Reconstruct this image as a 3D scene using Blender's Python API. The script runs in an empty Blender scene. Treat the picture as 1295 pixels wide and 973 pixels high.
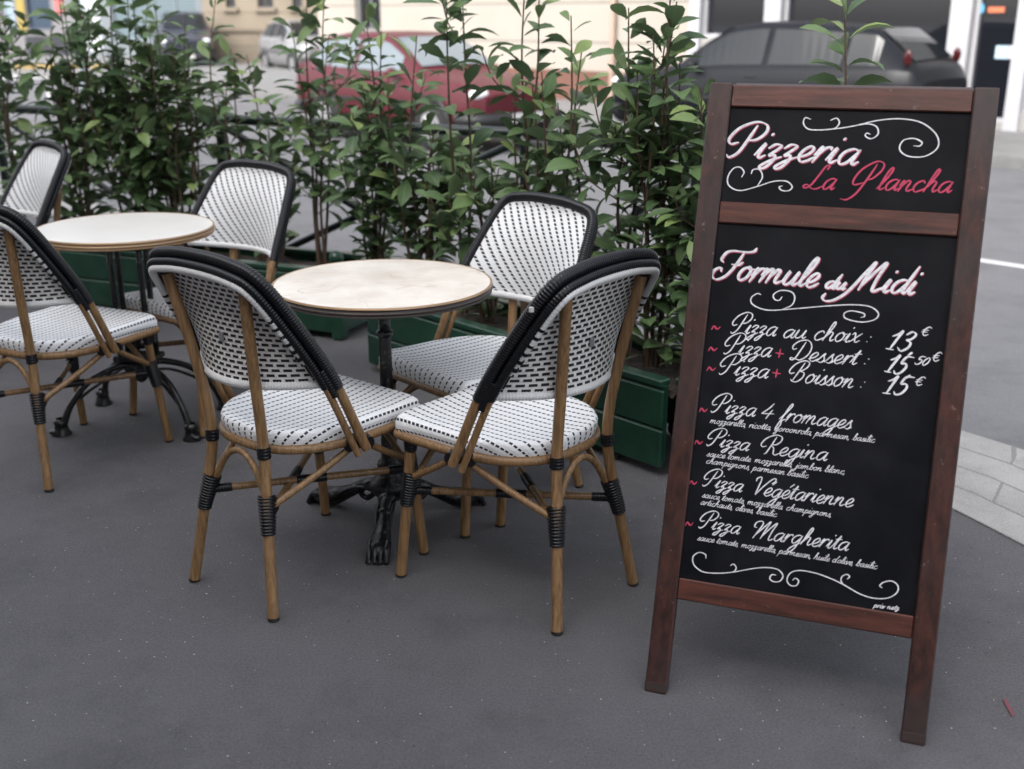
import bpy, math, random
from math import sin, cos, pi, radians as R, sqrt, atan2, floor
from mathutils import Vector as V, Matrix
random.seed(7)
C = bpy.context.scene
COL = C.collection

# ------------------------------------------------------------------ camera, sky, sun, exposure
PITCH = R(18.34); CAMH = 1.45; FPX = 1400.0; CX, CY = 647.5, 486.5
cam = bpy.data.cameras.new('camera'); co = bpy.data.objects.new('camera', cam); COL.objects.link(co)
co.location = (0, 0, CAMH); co.rotation_euler = (pi/2 - PITCH, 0, 0)
cam.sensor_width = 36; cam.lens = FPX/1295*36; cam.clip_end = 500; cam.clip_start = .05
cam.dof.use_dof = True; cam.dof.focus_distance = 2.8; cam.dof.aperture_fstop = 2.8
C.camera = co
W = bpy.data.worlds.new('World'); C.world = W; W.use_nodes = True
wn = W.node_tree; bg = wn.nodes['Background']
sky = wn.nodes.new('ShaderNodeTexSky'); sky.sky_type = 'NISHITA'; sky.sun_disc = False
SUN_EL, SUN_AZ = R(46), R(218)           # azimuth clockwise from +Y
sky.sun_elevation = SUN_EL; sky.sun_rotation = SUN_AZ
sky.air_density = 1.0; sky.dust_density = 4.0
hsv = wn.nodes.new('ShaderNodeHueSaturation'); hsv.inputs['Saturation'].default_value = .30   # cloud cover
wn.links.new(sky.outputs[0], hsv.inputs['Color']); wn.links.new(hsv.outputs[0], bg.inputs[0])
bg.inputs[1].default_value = .145
sl = bpy.data.lights.new('sun', 'SUN'); sl.energy = .5; sl.angle = R(25); sl.color = (1, .97, .93)
so = bpy.data.objects.new('sun', sl); COL.objects.link(so)
sd = V((sin(SUN_AZ)*cos(SUN_EL), cos(SUN_AZ)*cos(SUN_EL), sin(SUN_EL)))
so.rotation_euler = (-sd).to_track_quat('-Z', 'Y').to_euler()
C.view_settings.view_transform = 'Standard'; C.view_settings.look = 'None'
C.view_settings.exposure = 1.82; C.view_settings.gamma = 1
C.render.resolution_x = 1024; C.render.resolution_y = 769
C.cycles.max_bounces = 6; C.cycles.use_denoising = True

# ------------------------------------------------------------------ image <-> world
FWD = V((0, cos(PITCH), -sin(PITCH))); UPV = V((0, sin(PITCH), cos(PITCH))); RT = V((1, 0, 0)); CAM = V((0, 0, CAMH))
def ray(x, y): return FWD + RT*((x-CX)/FPX) - UPV*((y-CY)/FPX)
def on_ground(x, y, z=0.0):
    r = ray(x, y); return CAM + r*((z-CAMH)/r.z)
E2 = V((.724, .69, 0)); E1 = V((-.69, .724, 0))          # across the street / along it, away to the left
def on_street(x, y, n):                                   # point on the upright plane at street distance n
    r = ray(x, y); return CAM + r*(n/r.dot(E2))
def on_depth(x, y, d):
    r = ray(x, y); return CAM + r*(d/r.y)

# ------------------------------------------------------------------ materials
def mat(name, col, rough=.6, metal=0, spec=.5, coat=0):
    m = bpy.data.materials.new(name); m.use_nodes = True
    b = m.node_tree.nodes['Principled BSDF']
    b.inputs['Base Color'].default_value = (*col, 1); b.inputs['Roughness'].default_value = rough
    b.inputs['Metallic'].default_value = metal; b.inputs['Specular IOR Level'].default_value = spec
    if coat: b.inputs['Coat Weight'].default_value = coat
    return m
class NT:
    def __init__(s, m): s.m = m; s.t = m.node_tree; s.b = s.t.nodes['Principled BSDF']
    def n(s, k): return s.t.nodes.new(k)
    def l(s, a, b): s.t.links.new(a, b)
    def setv(s, sock, v):
        if hasattr(v, 'is_output'): s.l(v, sock)
        else: sock.default_value = v
    def math(s, op, a, b=0.0, c=0.0):
        n = s.n('ShaderNodeMath'); n.operation = op
        s.setv(n.inputs[0], a); s.setv(n.inputs[1], b); s.setv(n.inputs[2], c); return n.outputs[0]
    def mix(s, f, a, b):
        n = s.n('ShaderNodeMix'); n.data_type = 'RGBA'; s.setv(n.inputs[0], f)
        for i, v in ((6, a), (7, b)):
            if hasattr(v, 'is_output'): s.l(v, n.inputs[i])
            else: n.inputs[i].default_value = (*v, 1)
        return n.outputs[2]
    def noise(s, scale, detail=4, rough=.55, vec=None, stretch=None):
        n = s.n('ShaderNodeTexNoise'); n.inputs['Scale'].default_value = scale; n.inputs['Detail'].default_value = detail
        n.inputs['Roughness'].default_value = rough
        v = vec or s.coord()
        if stretch:
            mp = s.n('ShaderNodeMapping'); mp.inputs['Scale'].default_value = stretch; s.l(v, mp.inputs[0]); v = mp.outputs[0]
        s.l(v, n.inputs['Vector']); return n.outputs[0]
    def coord(s, k='Object'):
        return s.n('ShaderNodeTexCoord').outputs[k]
    def ramp(s, f, stops):
        n = s.n('ShaderNodeValToRGB'); s.l(f, n.inputs[0]); e = n.color_ramp.elements
        while len(e) < len(stops): e.new(.5)
        for k, (p, c) in enumerate(stops):
            e[k].position = p; e[k].color = (*c, 1) if len(c) == 3 else c
        return n.outputs[0]
    def step(s, f, a, b): 
        n = s.n('ShaderNodeMapRange'); s.l(f, n.inputs[0]); n.inputs[1].default_value = a; n.inputs[2].default_value = b
        n.clamp = True; return n.outputs[0]
    def bump(s, h, strength=.3, dist=.002):
        n = s.n('ShaderNodeBump'); n.inputs['Strength'].default_value = strength; n.inputs['Distance'].default_value = dist
        s.l(h, n.inputs['Height']); s.l(n.outputs[0], s.b.inputs['Normal'])
    def col(s, c): s.l(c, s.b.inputs['Base Color'])
    def rough(s, c): s.l(c, s.b.inputs['Roughness'])

def weave(name, p, q, a, b):
    """white strands with columns of small black pegs"""
    m = mat(name, (.7, .7, .7), .42); t = NT(m)
    sep = t.n('ShaderNodeSeparateXYZ'); t.l(t.coord('UV'), sep.inputs[0]); u, v = sep.outputs[0], sep.outputs[1]
    cu = t.math('DIVIDE', u, p); ce = t.math('FLOOR', cu); fu = t.math('FRACT', t.math('ADD', cu, 100.0))
    vv = t.math('ADD', t.math('DIVIDE', v, q), t.math('MULTIPLY', ce, .5)); fv = t.math('FRACT', t.math('ADD', vv, 100.0))
    du = t.math('ABSOLUTE', t.math('SUBTRACT', fu, .5)); dv = t.math('ABSOLUTE', t.math('SUBTRACT', fv, .5))
    k = t.math('MULTIPLY', t.math('SUBTRACT', 1.0, t.step(du, a-.02, a+.02)), t.math('SUBTRACT', 1.0, t.step(dv, b-.04, b+.04)))
    nz = t.noise(35, 3, vec=t.coord('Object'))
    w = t.mix(nz, (.72, .73, .745), (.84, .84, .85))
    t.col(t.mix(k, w, (.012, .013, .018)))
    strand = t.math('ABSOLUTE', t.math('SINE', t.math('MULTIPLY', vv, pi)))
    rib = t.math('SINE', t.math('MULTIPLY', fu, pi))
    h = t.math('SUBTRACT', t.math('ADD', t.math('MULTIPLY', strand, .55), t.math('MULTIPLY', rib, .6)), t.math('MULTIPLY', k, 1.3))
    t.bump(h, .55, .0022); return m
def brick_weave(name):
    m = mat(name, (.6, .6, .6), .5); t = NT(m)
    sep = t.n('ShaderNodeSeparateXYZ'); t.l(t.coord('UV'), sep.inputs[0]); u, v = sep.outputs[0], sep.outputs[1]
    rv = t.math('DIVIDE', v, .0136); row = t.math('FLOOR', rv); fv = t.math('FRACT', t.math('ADD', rv, 100.0))
    fu = t.math('FRACT', t.math('ADD', t.math('ADD', t.math('DIVIDE', u, .0268), t.math('MULTIPLY', row, .5)), 100.0))
    dv = t.math('ABSOLUTE', t.math('SUBTRACT', fv, .5)); du = t.math('ABSOLUTE', t.math('SUBTRACT', fu, .5))
    k = t.math('MULTIPLY', t.math('SUBTRACT', 1.0, t.step(dv, .25, .30)), t.math('SUBTRACT', 1.0, t.step(du, .335, .375)))
    nz = t.noise(45, 3)
    t.col(t.mix(k, t.mix(nz, (.62, .61, .595), (.80, .79, .775)), (.010, .010, .014)))
    bar = t.math('SINE', t.math('MULTIPLY', fu, 2*pi))
    st = t.math('ABSOLUTE', t.math('SINE', t.math('MULTIPLY', rv, pi)))
    t.bump(t.math('SUBTRACT', t.math('ADD', t.math('MULTIPLY', bar, .3), st), t.math('MULTIPLY', k, 1.2)), .6, .003); return m

M = {}
M['seat_weave'] = weave('seat_weave', .0255, .0150, .125, .34)
M['back_weave'] = weave('back_weave', .0330, .0135, .165, .35)
M['brick_weave'] = brick_weave('brick_weave')
def wood_tube():
    m = mat('bamboo_tube', (.34, .2, .09), .42); t = NT(m)
    g = t.noise(1, 5, .6, t.coord('Object'), (150, 150, 9)); g2 = t.noise(9, 3)
    c = t.mix(t.step(g, .35, .7), (.14, .076, .032), (.31, .185, .084))
    t.col(t.mix(t.step(g2, .5, .75), c, (.22, .12, .055))); t.bump(g, .15, .001); return m
M['bamboo'] = wood_tube()
M['black_wrap'] = mat('black_rattan', (.0045, .0048, .0075), .30, 0, .38)
M['white_wrap'] = mat('white_rattan', (.66, .66, .66), .42)
M['cap'] = mat('rubber_cap', (.012, .009, .008), .6)
M['grey_clip'] = mat('grey_plastic', (.2, .2, .21), .4)
M['paper'] = mat('sticker_paper', (.55, .54, .52), .6)
def iron():
    m = mat('black_cast_iron', (.005, .005, .006), .30, 0, .5); t = NT(m)
    n = t.noise(90, 5); t.bump(n, .5, .004)
    t.col(t.mix(t.step(t.noise(70, 5), .57, .70), (.004, .0045, .0055), (.075, .076, .080))); return m  # pale speckles put worn spots and highlights into the colour
M['iron'] = iron()
def marble():
    m = mat('cream_marble', (.7, .6, .48), .28); t = NT(m)
    base = t.mix(t.step(t.noise(7, 6, .62), .3, .7), (.60, .53, .455), (.82, .765, .70))
    w = t.n('ShaderNodeTexVoronoi'); w.feature = 'DISTANCE_TO_EDGE'; w.inputs['Scale'].default_value = 6.5
    mx = t.n('ShaderNodeVectorMath'); mx.operation = 'ADD'; t.l(t.coord(), mx.inputs[0])
    nn = t.n('ShaderNodeTexNoise'); nn.inputs['Scale'].default_value = 5; t.l(t.coord(), nn.inputs['Vector'])
    sc = t.n('ShaderNodeVectorMath'); sc.operation = 'SCALE'; sc.inputs[3].default_value = .35; t.l(nn.outputs['Color'], sc.inputs[0])
    t.l(sc.outputs[0], mx.inputs[1]); t.l(mx.outputs[0], w.inputs['Vector'])
    vein = t.math('MULTIPLY', t.math('SUBTRACT', 1.0, t.step(w.outputs['Distance'], .0, .035)), t.step(t.noise(4, 3), .45, .7))
    t.col(t.mix(t.math('MULTIPLY', vein, .75), base, (.34, .24, .15))); return m
M['marble'] = marble()
def white_top():
    m = mat('white_laminate', (.78, .78, .78), .3); t = NT(m)
    t.col(t.mix(t.step(t.noise(5, 5), .35, .75), (.72, .69, .645), (.65, .62, .575))); return m
M['white_top'] = white_top()
M['edge_wood'] = mat('table_edge_wood', (.30, .18, .09), .4)
M['edge_dark'] = mat('table_edge_dark', (.045, .032, .028), .4)
M['edge_brass'] = mat('table_edge_brass', (.36, .24, .14), .35, .4)
def green_paint():
    m = mat('green_paint', (.01, .05, .03), .38); t = NT(m)
    t.col(t.mix(t.step(t.noise(12, 5), .35, .8), (.005, .032, .019), (.014, .058, .034))); t.bump(t.noise(60, 4), .12, .002); return m
M['green'] = green_paint()
M['green_dark'] = mat('dark_green_metal', (.005, .011, .010), .4)
def soil():
    m = mat('soil', (.03, .022, .016), .95); t = NT(m)
    t.col(t.mix(t.noise(60, 6), (.012, .009, .007), (.06, .045, .032))); t.bump(t.noise(45, 6), 1, .03); return m
M['soil'] = soil()
def red_wood():
    m = mat('stained_wood', (.1, .03, .02), .45); t = NT(m)
    g = t.noise(1, 6, .65, t.coord('Object'), (60, 60, 5)); g2 = t.noise(5, 4)
    c = t.mix(t.step(g, .32, .72), (.014, .0060, .0050), (.074, .023, .016))
    c = t.mix(t.math('MULTIPLY', t.step(g2, .42, .66), .75), c, (.026, .021, .022))
    chip = t.step(t.noise(38, 5, .7), .65, .70); c = t.mix(t.math('MULTIPLY', chip, .55), c, (.24, .17, .14))
    t.col(c); t.bump(g, .35, .0015); t.rough(t.math('ADD', t.math('MULTIPLY', g2, .3), .30)); return m
def red_wood_rail():
    m = mat('stained_rail_wood', (.1, .03, .02), .45); t = NT(m)
    g = t.noise(1, 6, .65, t.coord('Object'), (6, 60, 60)); g2 = t.noise(6, 4)
    c = t.mix(t.step(g, .32, .72), (.024, .0080, .0055), (.122, .034, .021))
    c = t.mix(t.math('MULTIPLY', t.step(g2, .55, .75), .5), c, (.055, .036, .034))
    chip = t.step(t.noise(42, 5, .7), .66, .71); c = t.mix(t.math('MULTIPLY', chip, .5), c, (.26, .18, .15))
    t.col(c); t.bump(g, .35, .0015); return m
M['post_wood'] = red_wood(); M['rail_wood'] = red_wood_rail()
def slate():
    m = mat('blackboard', (.008, .009, .013), .6, 0, .12); t = NT(m)
    t.col(t.mix(t.step(t.noise(7, 6, .6), .4, .8), (.0036, .0040, .0060), (.0125, .0130, .0160)))
    t.rough(t.math('ADD', t.math('MULTIPLY', t.noise(14, 4), .25), .45)); return m
M['slate'] = slate()
def marker(name, a, b):
    m = mat(name, a, .75); t = NT(m); t.col(t.mix(t.step(t.noise(120, 4, .7), .42, .66), a, b)); return m
M['chalk_white'] = marker('white_paint_marker', (.74, .73, .76), (.50, .49, .53))
M['chalk_pink'] = marker('pink_paint_marker', (.50, .045, .105), (.33, .035, .080))
M['chalk_rose'] = mat('rose_outline_marker', (.34, .045, .085), .7)
def asphalt(name, lo, hi, speck, warm=(1, 1, 1), big=.6):
    m = mat(name, lo, .85); t = NT(m)
    n1 = t.noise(big, 5, .6); n2 = t.noise(160, 3, .7); n3 = t.noise(6, 5, .6)
    c = t.mix(t.step(n1, .33, .68), lo, hi)
    c = t.mix(t.math('MULTIPLY', t.step(n3, .48, .78), .35), c, tuple(x*.62 for x in lo))
    grit = t.step(n2, .36, .70); c = t.mix(t.math('MULTIPLY', grit, .55), c, tuple(x*1.75 for x in hi))
    def chips(scale, r0, r1, keep):
        v = t.n('ShaderNodeTexVoronoi'); v.inputs['Scale'].default_value = scale; t.l(t.coord(), v.inputs['Vector'])
        s2 = t.n('ShaderNodeSeparateColor'); t.l(v.outputs['Color'], s2.inputs[0])
        rad = t.math('MULTIPLY', s2.outputs[1], r1)
        return t.math('MULTIPLY', t.math('GREATER_THAN', s2.outputs[0], keep), t.math('LESS_THAN', v.outputs['Distance'], t.math('ADD', rad, r0)))
    c = t.mix(t.math('MULTIPLY', t.step(t.noise(1.9, 6, .68), .50, .70), .42), c, tuple(x*.50 for x in lo))
    c = t.mix(t.math('MULTIPLY', t.step(t.noise(26, 5, .7), .50, .72), .30), c, tuple(x*1.35 for x in hi))
    c = t.mix(t.math('MULTIPLY', chips(75, .03, .13, .85), speck), c, (.42, .41, .41))
    c = t.mix(t.math('MULTIPLY', chips(21, .01, .05, .90), speck), c, (.50, .49, .48))
    c = t.mix(t.math('MULTIPLY', chips(3.3, .022, .035, .72), .45), c, tuple(x*.45 for x in lo))
    c = t.mix(t.math('MULTIPLY', chips(34, .03, .10, .9), .7), c, tuple(x*.35 for x in lo))
    t.col(c); t.bump(n2, .5, .004); return m
M['asphalt'] = asphalt('pavement_asphalt', (.054, .052, .056), (.088, .085, .091), .9)
M['road'] = asphalt('road_asphalt', (.082, .082, .088), (.108, .108, .114), .25)
def granite():
    m = mat('granite_kerb', (.38, .37, .36), .8); t = NT(m)
    br = t.n('ShaderNodeTexBrick'); t.l(t.coord('UV'), br.inputs['Vector']); br.inputs['Scale'].default_value = 1
    br.inputs['Brick Width'].default_value = .42; br.inputs['Row Height'].default_value = .155; br.inputs['Mortar Size'].default_value = .006
    br.inputs['Color1'].default_value = (.30, .292, .285, 1); br.inputs['Color2'].default_value = (.23, .225, .22, 1); br.inputs['Mortar'].default_value = (.12, .115, .11, 1)
    c = t.mix(t.math('MULTIPLY', t.step(t.noise(5, 6, .65), .40, .70), .65), br.outputs[0], (.13, .126, .12))
    t.col(t.mix(t.math('MULTIPLY', t.step(t.noise(220, 2), .45, .7), .3), c, (.6, .59, .58)))
    t.bump(br.outputs['Fac'], -.4, .004); return m
M['granite'] = granite()
M['far_walk'] = asphalt('far_pavement_concrete', (.12, .12, .12), (.15, .148, .146), .2)
M['road_paint'] = mat('road_paint', (.45, .45, .45), .7)
M['yellow_paint'] = mat('yellow_kerb_paint', (.30, .21, .07), .7)
def leafm(name, a, b, c):
    m = mat(name, a, .46, 0, .40); t = NT(m)
    at = t.n('ShaderNodeAttribute'); at.attribute_name = 'tone'
    colr = t.ramp(at.outputs['Fac'], [(0, a), (.6, b), (1, c)])
    sep = t.n('ShaderNodeSeparateXYZ'); t.l(t.coord('UV'), sep.inputs[0])
    mid = t.math('SUBTRACT', 1.0, t.step(t.math('ABSOLUTE', sep.outputs[0]), .03, .10))
    colr = t.mix(t.math('MULTIPLY', mid, .35), colr, (.16, .24, .10))
    geo = t.n('ShaderNodeNewGeometry')
    colr = t.mix(t.math('MULTIPLY', geo.outputs['Backfacing'], .55), colr, (.12, .17, .10))
    t.col(colr); t.bump(t.noise(90, 3), .2, .002)
    tr = t.n('ShaderNodeBsdfTranslucent'); t.l(colr, tr.inputs[0])
    mx = t.n('ShaderNodeMixShader'); mx.inputs[0].default_value = .22
    out = [n for n in t.t.nodes if n.type == 'OUTPUT_MATERIAL'][0]
    t.l(t.b.outputs[0], mx.inputs[1]); t.l(tr.outputs[0], mx.inputs[2]); t.l(mx.outputs[0], out.inputs[0]); return m
M['leaf'] = leafm('laurel_leaf', (.046, .086, .036), (.108, .175, .068), (.215, .285, .095))
M['stem'] = mat('shrub_stem', (.075, .045, .028), .7)
M['stem_green'] = mat('green_shoot', (.08, .12, .04), .6)

# ------------------------------------------------------------------ mesh builder
def crs(P, n=8, closed=False):
    P = [V(p) for p in P]; L = len(P); o = []
    if closed: g = lambda i: P[i % L]
    else: g = lambda i: P[i] if 0 <= i < L else (P[0]*2-P[1] if i < 0 else P[-1]*2-P[-2])
    for i in range(L if closed else L-1):
        a, b, c, d = g(i-1), g(i), g(i+1), g(i+2)
        for k in range(n):
            t = k/n
            o.append(.5*(2*b+(c-a)*t+(2*a-5*b+4*c-d)*t*t+(3*b-a-3*c+d)*t**3))
    if not closed: o.append(P[-1].copy())
    return o
def resample(P, step):
    acc = [0]
    for a, b in zip(P, P[1:]): acc.append(acc[-1]+(b-a).length)
    n = max(2, int(acc[-1]/step)); o = []; j = 0
    for k in range(n+1):
        s = acc[-1]*k/n
        while j < len(P)-2 and acc[j+1] < s: j += 1
        o.append(P[j].lerp(P[j+1], (s-acc[j])/max(1e-9, acc[j+1]-acc[j])))
    return o
class MB:
    def __init__(s): s.v = []; s.f = []; s.mi = []; s.uv = {}; s.sm = []; s.tone = None
    def quadgrid(s, rows, mi=0, smooth=True, flip=False, closed=False, uvs=None):
        b = len(s.v); n = len(rows[0])
        for r in rows: s.v += [tuple(p) for p in r]
        for i in range(len(rows)-1):
            for j in range(n if closed else n-1):
                k = (j+1) % n
                f = (b+i*n+j, b+i*n+k, b+(i+1)*n+k, b+(i+1)*n+j)
                if flip: f = f[::-1]
                if uvs:
                    q = (uvs[i][j], uvs[i][k], uvs[i+1][k], uvs[i+1][j])
                    s.uv[len(s.f)] = q[::-1] if flip else q
                s.f.append(f); s.mi.append(mi); s.sm.append(smooth)
    def face(s, pts, mi=0, smooth=False, uv=None):
        b = len(s.v); s.v += [tuple(p) for p in pts]
        if uv: s.uv[len(s.f)] = uv
        s.f.append(tuple(range(b, b+len(pts)))); s.mi.append(mi); s.sm.append(smooth)
    def box(s, c, size, rot=None, mi=0, bev=0.0):
        """box, with chamfered edges when bev > 0"""
        hx, hy, hz = [x/2 for x in size]; c = V(c)
        tr = (lambda p: c + rot @ V(p)) if rot else (lambda p: c + V(p))
        if bev <= 0:
            P = [tr((x*hx, y*hy, z*hz)) for x in (-1, 1) for y in (-1, 1) for z in (-1, 1)]
            for f in ((0, 1, 3, 2), (4, 6, 7, 5), (0, 4, 5, 1), (2, 3, 7, 6), (0, 2, 6, 4), (1, 5, 7, 3)): s.face([P[i] for i in f], mi)
            return
        b = min(bev, hx*.9, hy*.9, hz*.9); K = {}
        base = len(s.v)
        for x in (-1, 1):
            for y in (-1, 1):
                for z in (-1, 1):
                    for a, p in enumerate(((x*hx, y*(hy-b), z*(hz-b)), (x*(hx-b), y*hy, z*(hz-b)), (x*(hx-b), y*(hy-b), z*hz))):
                        K[(x, y, z, a)] = len(s.v); s.v.append(tuple(tr(p)))
        def add(ix, out):
            P = [V(s.v[i]) for i in ix]; nrm = (P[1]-P[0]).cross(P[2]-P[0]); o = rot @ V(out) if rot else V(out)
            s.f.append(tuple(ix) if nrm.dot(o) > 0 else tuple(ix)[::-1]); s.mi.append(mi); s.sm.append(False)
        for q in (-1, 1):
            add([K[(q, y, z, 0)] for y, z in ((-1, -1), (1, -1), (1, 1), (-1, 1))], (q, 0, 0))
            add([K[(x, q, z, 1)] for x, z in ((-1, -1), (1, -1), (1, 1), (-1, 1))], (0, q, 0))
            add([K[(x, y, q, 2)] for x, y in ((-1, -1), (1, -1), (1, 1), (-1, 1))], (0, 0, q))
            for r in (-1, 1):
                add([K[(q, r, -1, 0)], K[(q, r, 1, 0)], K[(q, r, 1, 1)], K[(q, r, -1, 1)]], (q, r, 0))
                add([K[(q, -1, r, 0)], K[(q, 1, r, 0)], K[(q, 1, r, 2)], K[(q, -1, r, 2)]], (q, 0, r))
                add([K[(-1, q, r, 1)], K[(1, q, r, 1)], K[(1, q, r, 2)], K[(-1, q, r, 2)]], (0, q, r))
                for w in (-1, 1): add([K[(q, r, w, a)] for a in range(3)], (q, r, w))
    def tube(s, P, r, n=10, mi=0, cap=True, ridge=0.0, pitch=.006, closed=False, smooth=True):
        """r: number or function of 0..1; ridge: wound cane look"""
        P = [V(p) for p in P]
        if ridge: P = resample(P+([P[0]] if closed else []), pitch/4)
        if closed and ridge: P = P[:-1]
        L = len(P); rows = []; up = None
        for i, p in enumerate(P):
            if closed: t = (P[(i+1) % L]-P[i-1])
            else: t = P[min(i+1, L-1)]-P[max(i-1, 0)]
            t.normalize()
            if up is None:
                up = t.orthogonal().normalized()
            up = (up - t*up.dot(t)).normalized(); bi = t.cross(up)
            rr = r(i/(L-1)) if callable(r) else r
            if ridge: rr *= 1 + ridge*(-1.6, .15, .55, .15)[i % 4]
            rows.append([p + (up*cos(2*pi*k/n)+bi*sin(2*pi*k/n))*rr for k in range(n)])
        if closed: rows.append(rows[0])
        s.quadgrid(rows, mi, smooth, closed=True)
        if cap and not closed:
            s.face(rows[0][::-1], mi); s.face(rows[-1], mi)
    def lathe(s, prof, c=(0, 0, 0), n=32, mi=0, smooth=True, flute=0):
        c = V(c); rows = []
        for r, z in prof:
            rows.append([c+V((cos(2*pi*k/n)*r*(1-(flute if k % 2 else 0)), sin(2*pi*k/n)*r*(1-(flute if k % 2 else 0)), z)) for k in range(n)])
        s.quadgrid(rows, mi, smooth, closed=True)
    def blob(s, c, rx, ry, rz, rot=None, n=12, m=8, mi=0):
        c = V(c); rows = []
        for i in range(m+1):
            a = -pi/2+pi*i/m
            row = []
            for k in range(n):
                p = V((rx*cos(a)*cos(2*pi*k/n), ry*cos(a)*sin(2*pi*k/n), rz*sin(a)))
                row.append(c+(rot @ p if rot else p))
            rows.append(row)
        s.quadgrid(rows, mi, True, closed=True)
    def build(s, name, mats, parent=None):
        me = bpy.data.meshes.new(name); me.from_pydata(s.v, [], s.f)
        for m in (mats if isinstance(mats, (list, tuple)) else [mats]): me.materials.append(m)
        me.polygons.foreach_set('material_index', s.mi); me.polygons.foreach_set('use_smooth', s.sm)
        if s.uv:
            ul = me.uv_layers.new(name='UVMap')
            for p in me.polygons:
                q = s.uv.get(p.index)
                if q:
                    for k, li in enumerate(p.loop_indices): ul.data[li].uv = q[k]
        if s.tone is not None:
            a = me.attributes.new('tone', 'FLOAT', 'POINT'); a.data.foreach_set('value', s.tone)
        me.update()
        o = bpy.data.objects.new(name, me); COL.objects.link(o)
        if parent: o.parent = parent
        return o
def tag(o, label=None, cat=None, group=None, kind=None):
    if label: o['label'] = label
    if cat: o['category'] = cat
    if group: o['group'] = group
    if kind: o['kind'] = kind
    return o
def empty(name, loc=(0, 0, 0), rz=0.0):
    o = bpy.data.objects.new(name, None); COL.objects.link(o); o.location = loc; o.rotation_euler = (0, 0, rz); o.empty_display_size = .1
    return o
def copy_tree(o, parent=None):
    c = o.copy(); COL.objects.link(c)
    if parent: c.parent = parent
    for ch in list(o.children): copy_tree(ch, c)
    return c
def frame_rot(x, y, z):
    return Matrix((x, y, z)).transposed()

# ------------------------------------------------------------------ ground
def sheet(name, pts, m, z, thick=None, uvdir=None):
    b = MB(); P = [V((p[0], p[1], z)) for p in pts]; uv = None
    if uvdir: uv = [((p.x*uvdir[0]+p.y*uvdir[1]), (-p.x*uvdir[1]+p.y*uvdir[0])) for p in P]
    b.face(P, uv=uv)
    if thick:
        for a, c in zip(P, P[1:]+P[:1]): b.face([a, a-V((0, 0, thick)), c-V((0, 0, thick)), c], uv=[(0, 0)]*4 if uvdir else None)
    o = b.build(name, m); tag(o, kind='structure'); return o
def st(n, s): p = E2*n+E1*s; return (p.x, p.y)
GZ = -.12
sheet('road', [(-220, -220), (220, -220), (220, 260), (-220, 260)], M['road'], GZ)
# kerb line of the terrace: rounds the corner at right
inner = [st(3.18, 60), st(3.18, 8), st(3.18, 3), st(3.16, 1.4), (1.368, 3.138), (1.426, 3.009), (1.480, 2.884), (1.56, 2.55), (1.62, 2.0), (1.65, 1.0), (1.65, -8)]
outer = [st(3.80, 60), st(3.80, 8), st(3.80, 3), st(3.80, 1.8), (1.659, 3.831), (1.806, 3.634), (1.93, 3.38), (2.08, 2.8), (2.18, 2.1), (2.22, 1.0), (2.22, -8)]
sheet('pavement', inner+[(-30, -8), (-60, 30)], M['asphalt'], 0)
kb = MB(); rin = [V((p[0], p[1], .004)) for p in inner]; rout = [V((p[0], p[1], .004)) for p in outer]
acc = 0
for i in range(len(inner)-1):
    l = (rin[i+1]-rin[i]).length
    kb.face([rin[i], rin[i+1], rout[i+1], rout[i]], uv=[(acc, 0), (acc+l, 0), (acc+l, .62), (acc, .62)])
    d = V((0, 0, .13)); kb.face([rout[i], rout[i+1], rout[i+1]-d, rout[i]-d], uv=[(acc, .62), (acc+l, .62), (acc+l, .75), (acc, .75)])
    kb.face([rin[i+1], rin[i], rin[i]-d*.05, rin[i+1]-d*.05], uv=[(0, 0)]*4)
    acc += l
tag(kb.build('kerb', M['granite']), kind='structure')
# far pavement, with a build-out at the corner on the right
NFAR = 12.4; NWALL = 15.4
far = [st(9.9, -30), st(9.9, -1.2), st(10.1, -.6), st(NFAR-.3, -.2), st(NFAR, .3), st(NFAR, 34), st(NWALL+12, 34), st(NWALL+12, -30)]
sheet('far_pavement', far, M['far_walk'], 0.0, .13)
def strip(name, pts, m, z):
    b = MB(); b.face([V((p[0], p[1], z)) for p in pts]); return tag(b.build(name, m), kind='structure')
a = on_ground(1240, 330, GZ); 
dn = E2.dot(a)
strip('road_marking', [st(dn-.06, 5), st(dn-.06, -14), st(dn+.06, -14), st(dn+.06, 5)], M['road_paint'], GZ+.004)
def patch(q, z=GZ+.004): return [on_ground(x, y, z).to_2d() for x, y in q]
for q in ([(-20, 92), (78, 92), (84, 99), (-20, 101)], [(58, 117), (86, 117), (80, 127), (62, 127)], [(226, 104), (262, 107), (262, 113), (228, 111)], [(-10, 196), (20, 184), (24, 194), (0, 206)]):
    strip('road_marking', patch(q), M['road_paint'], GZ+.004)
strip('paint_mark', [on_ground(x, y).to_2d() for x, y in ((1268, 886), (1272, 884), (1279, 897), (1283, 905), (1280, 908), (1274, 898))], mat('red_spray_paint', (.16, .05, .065), .8), .003)

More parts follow.
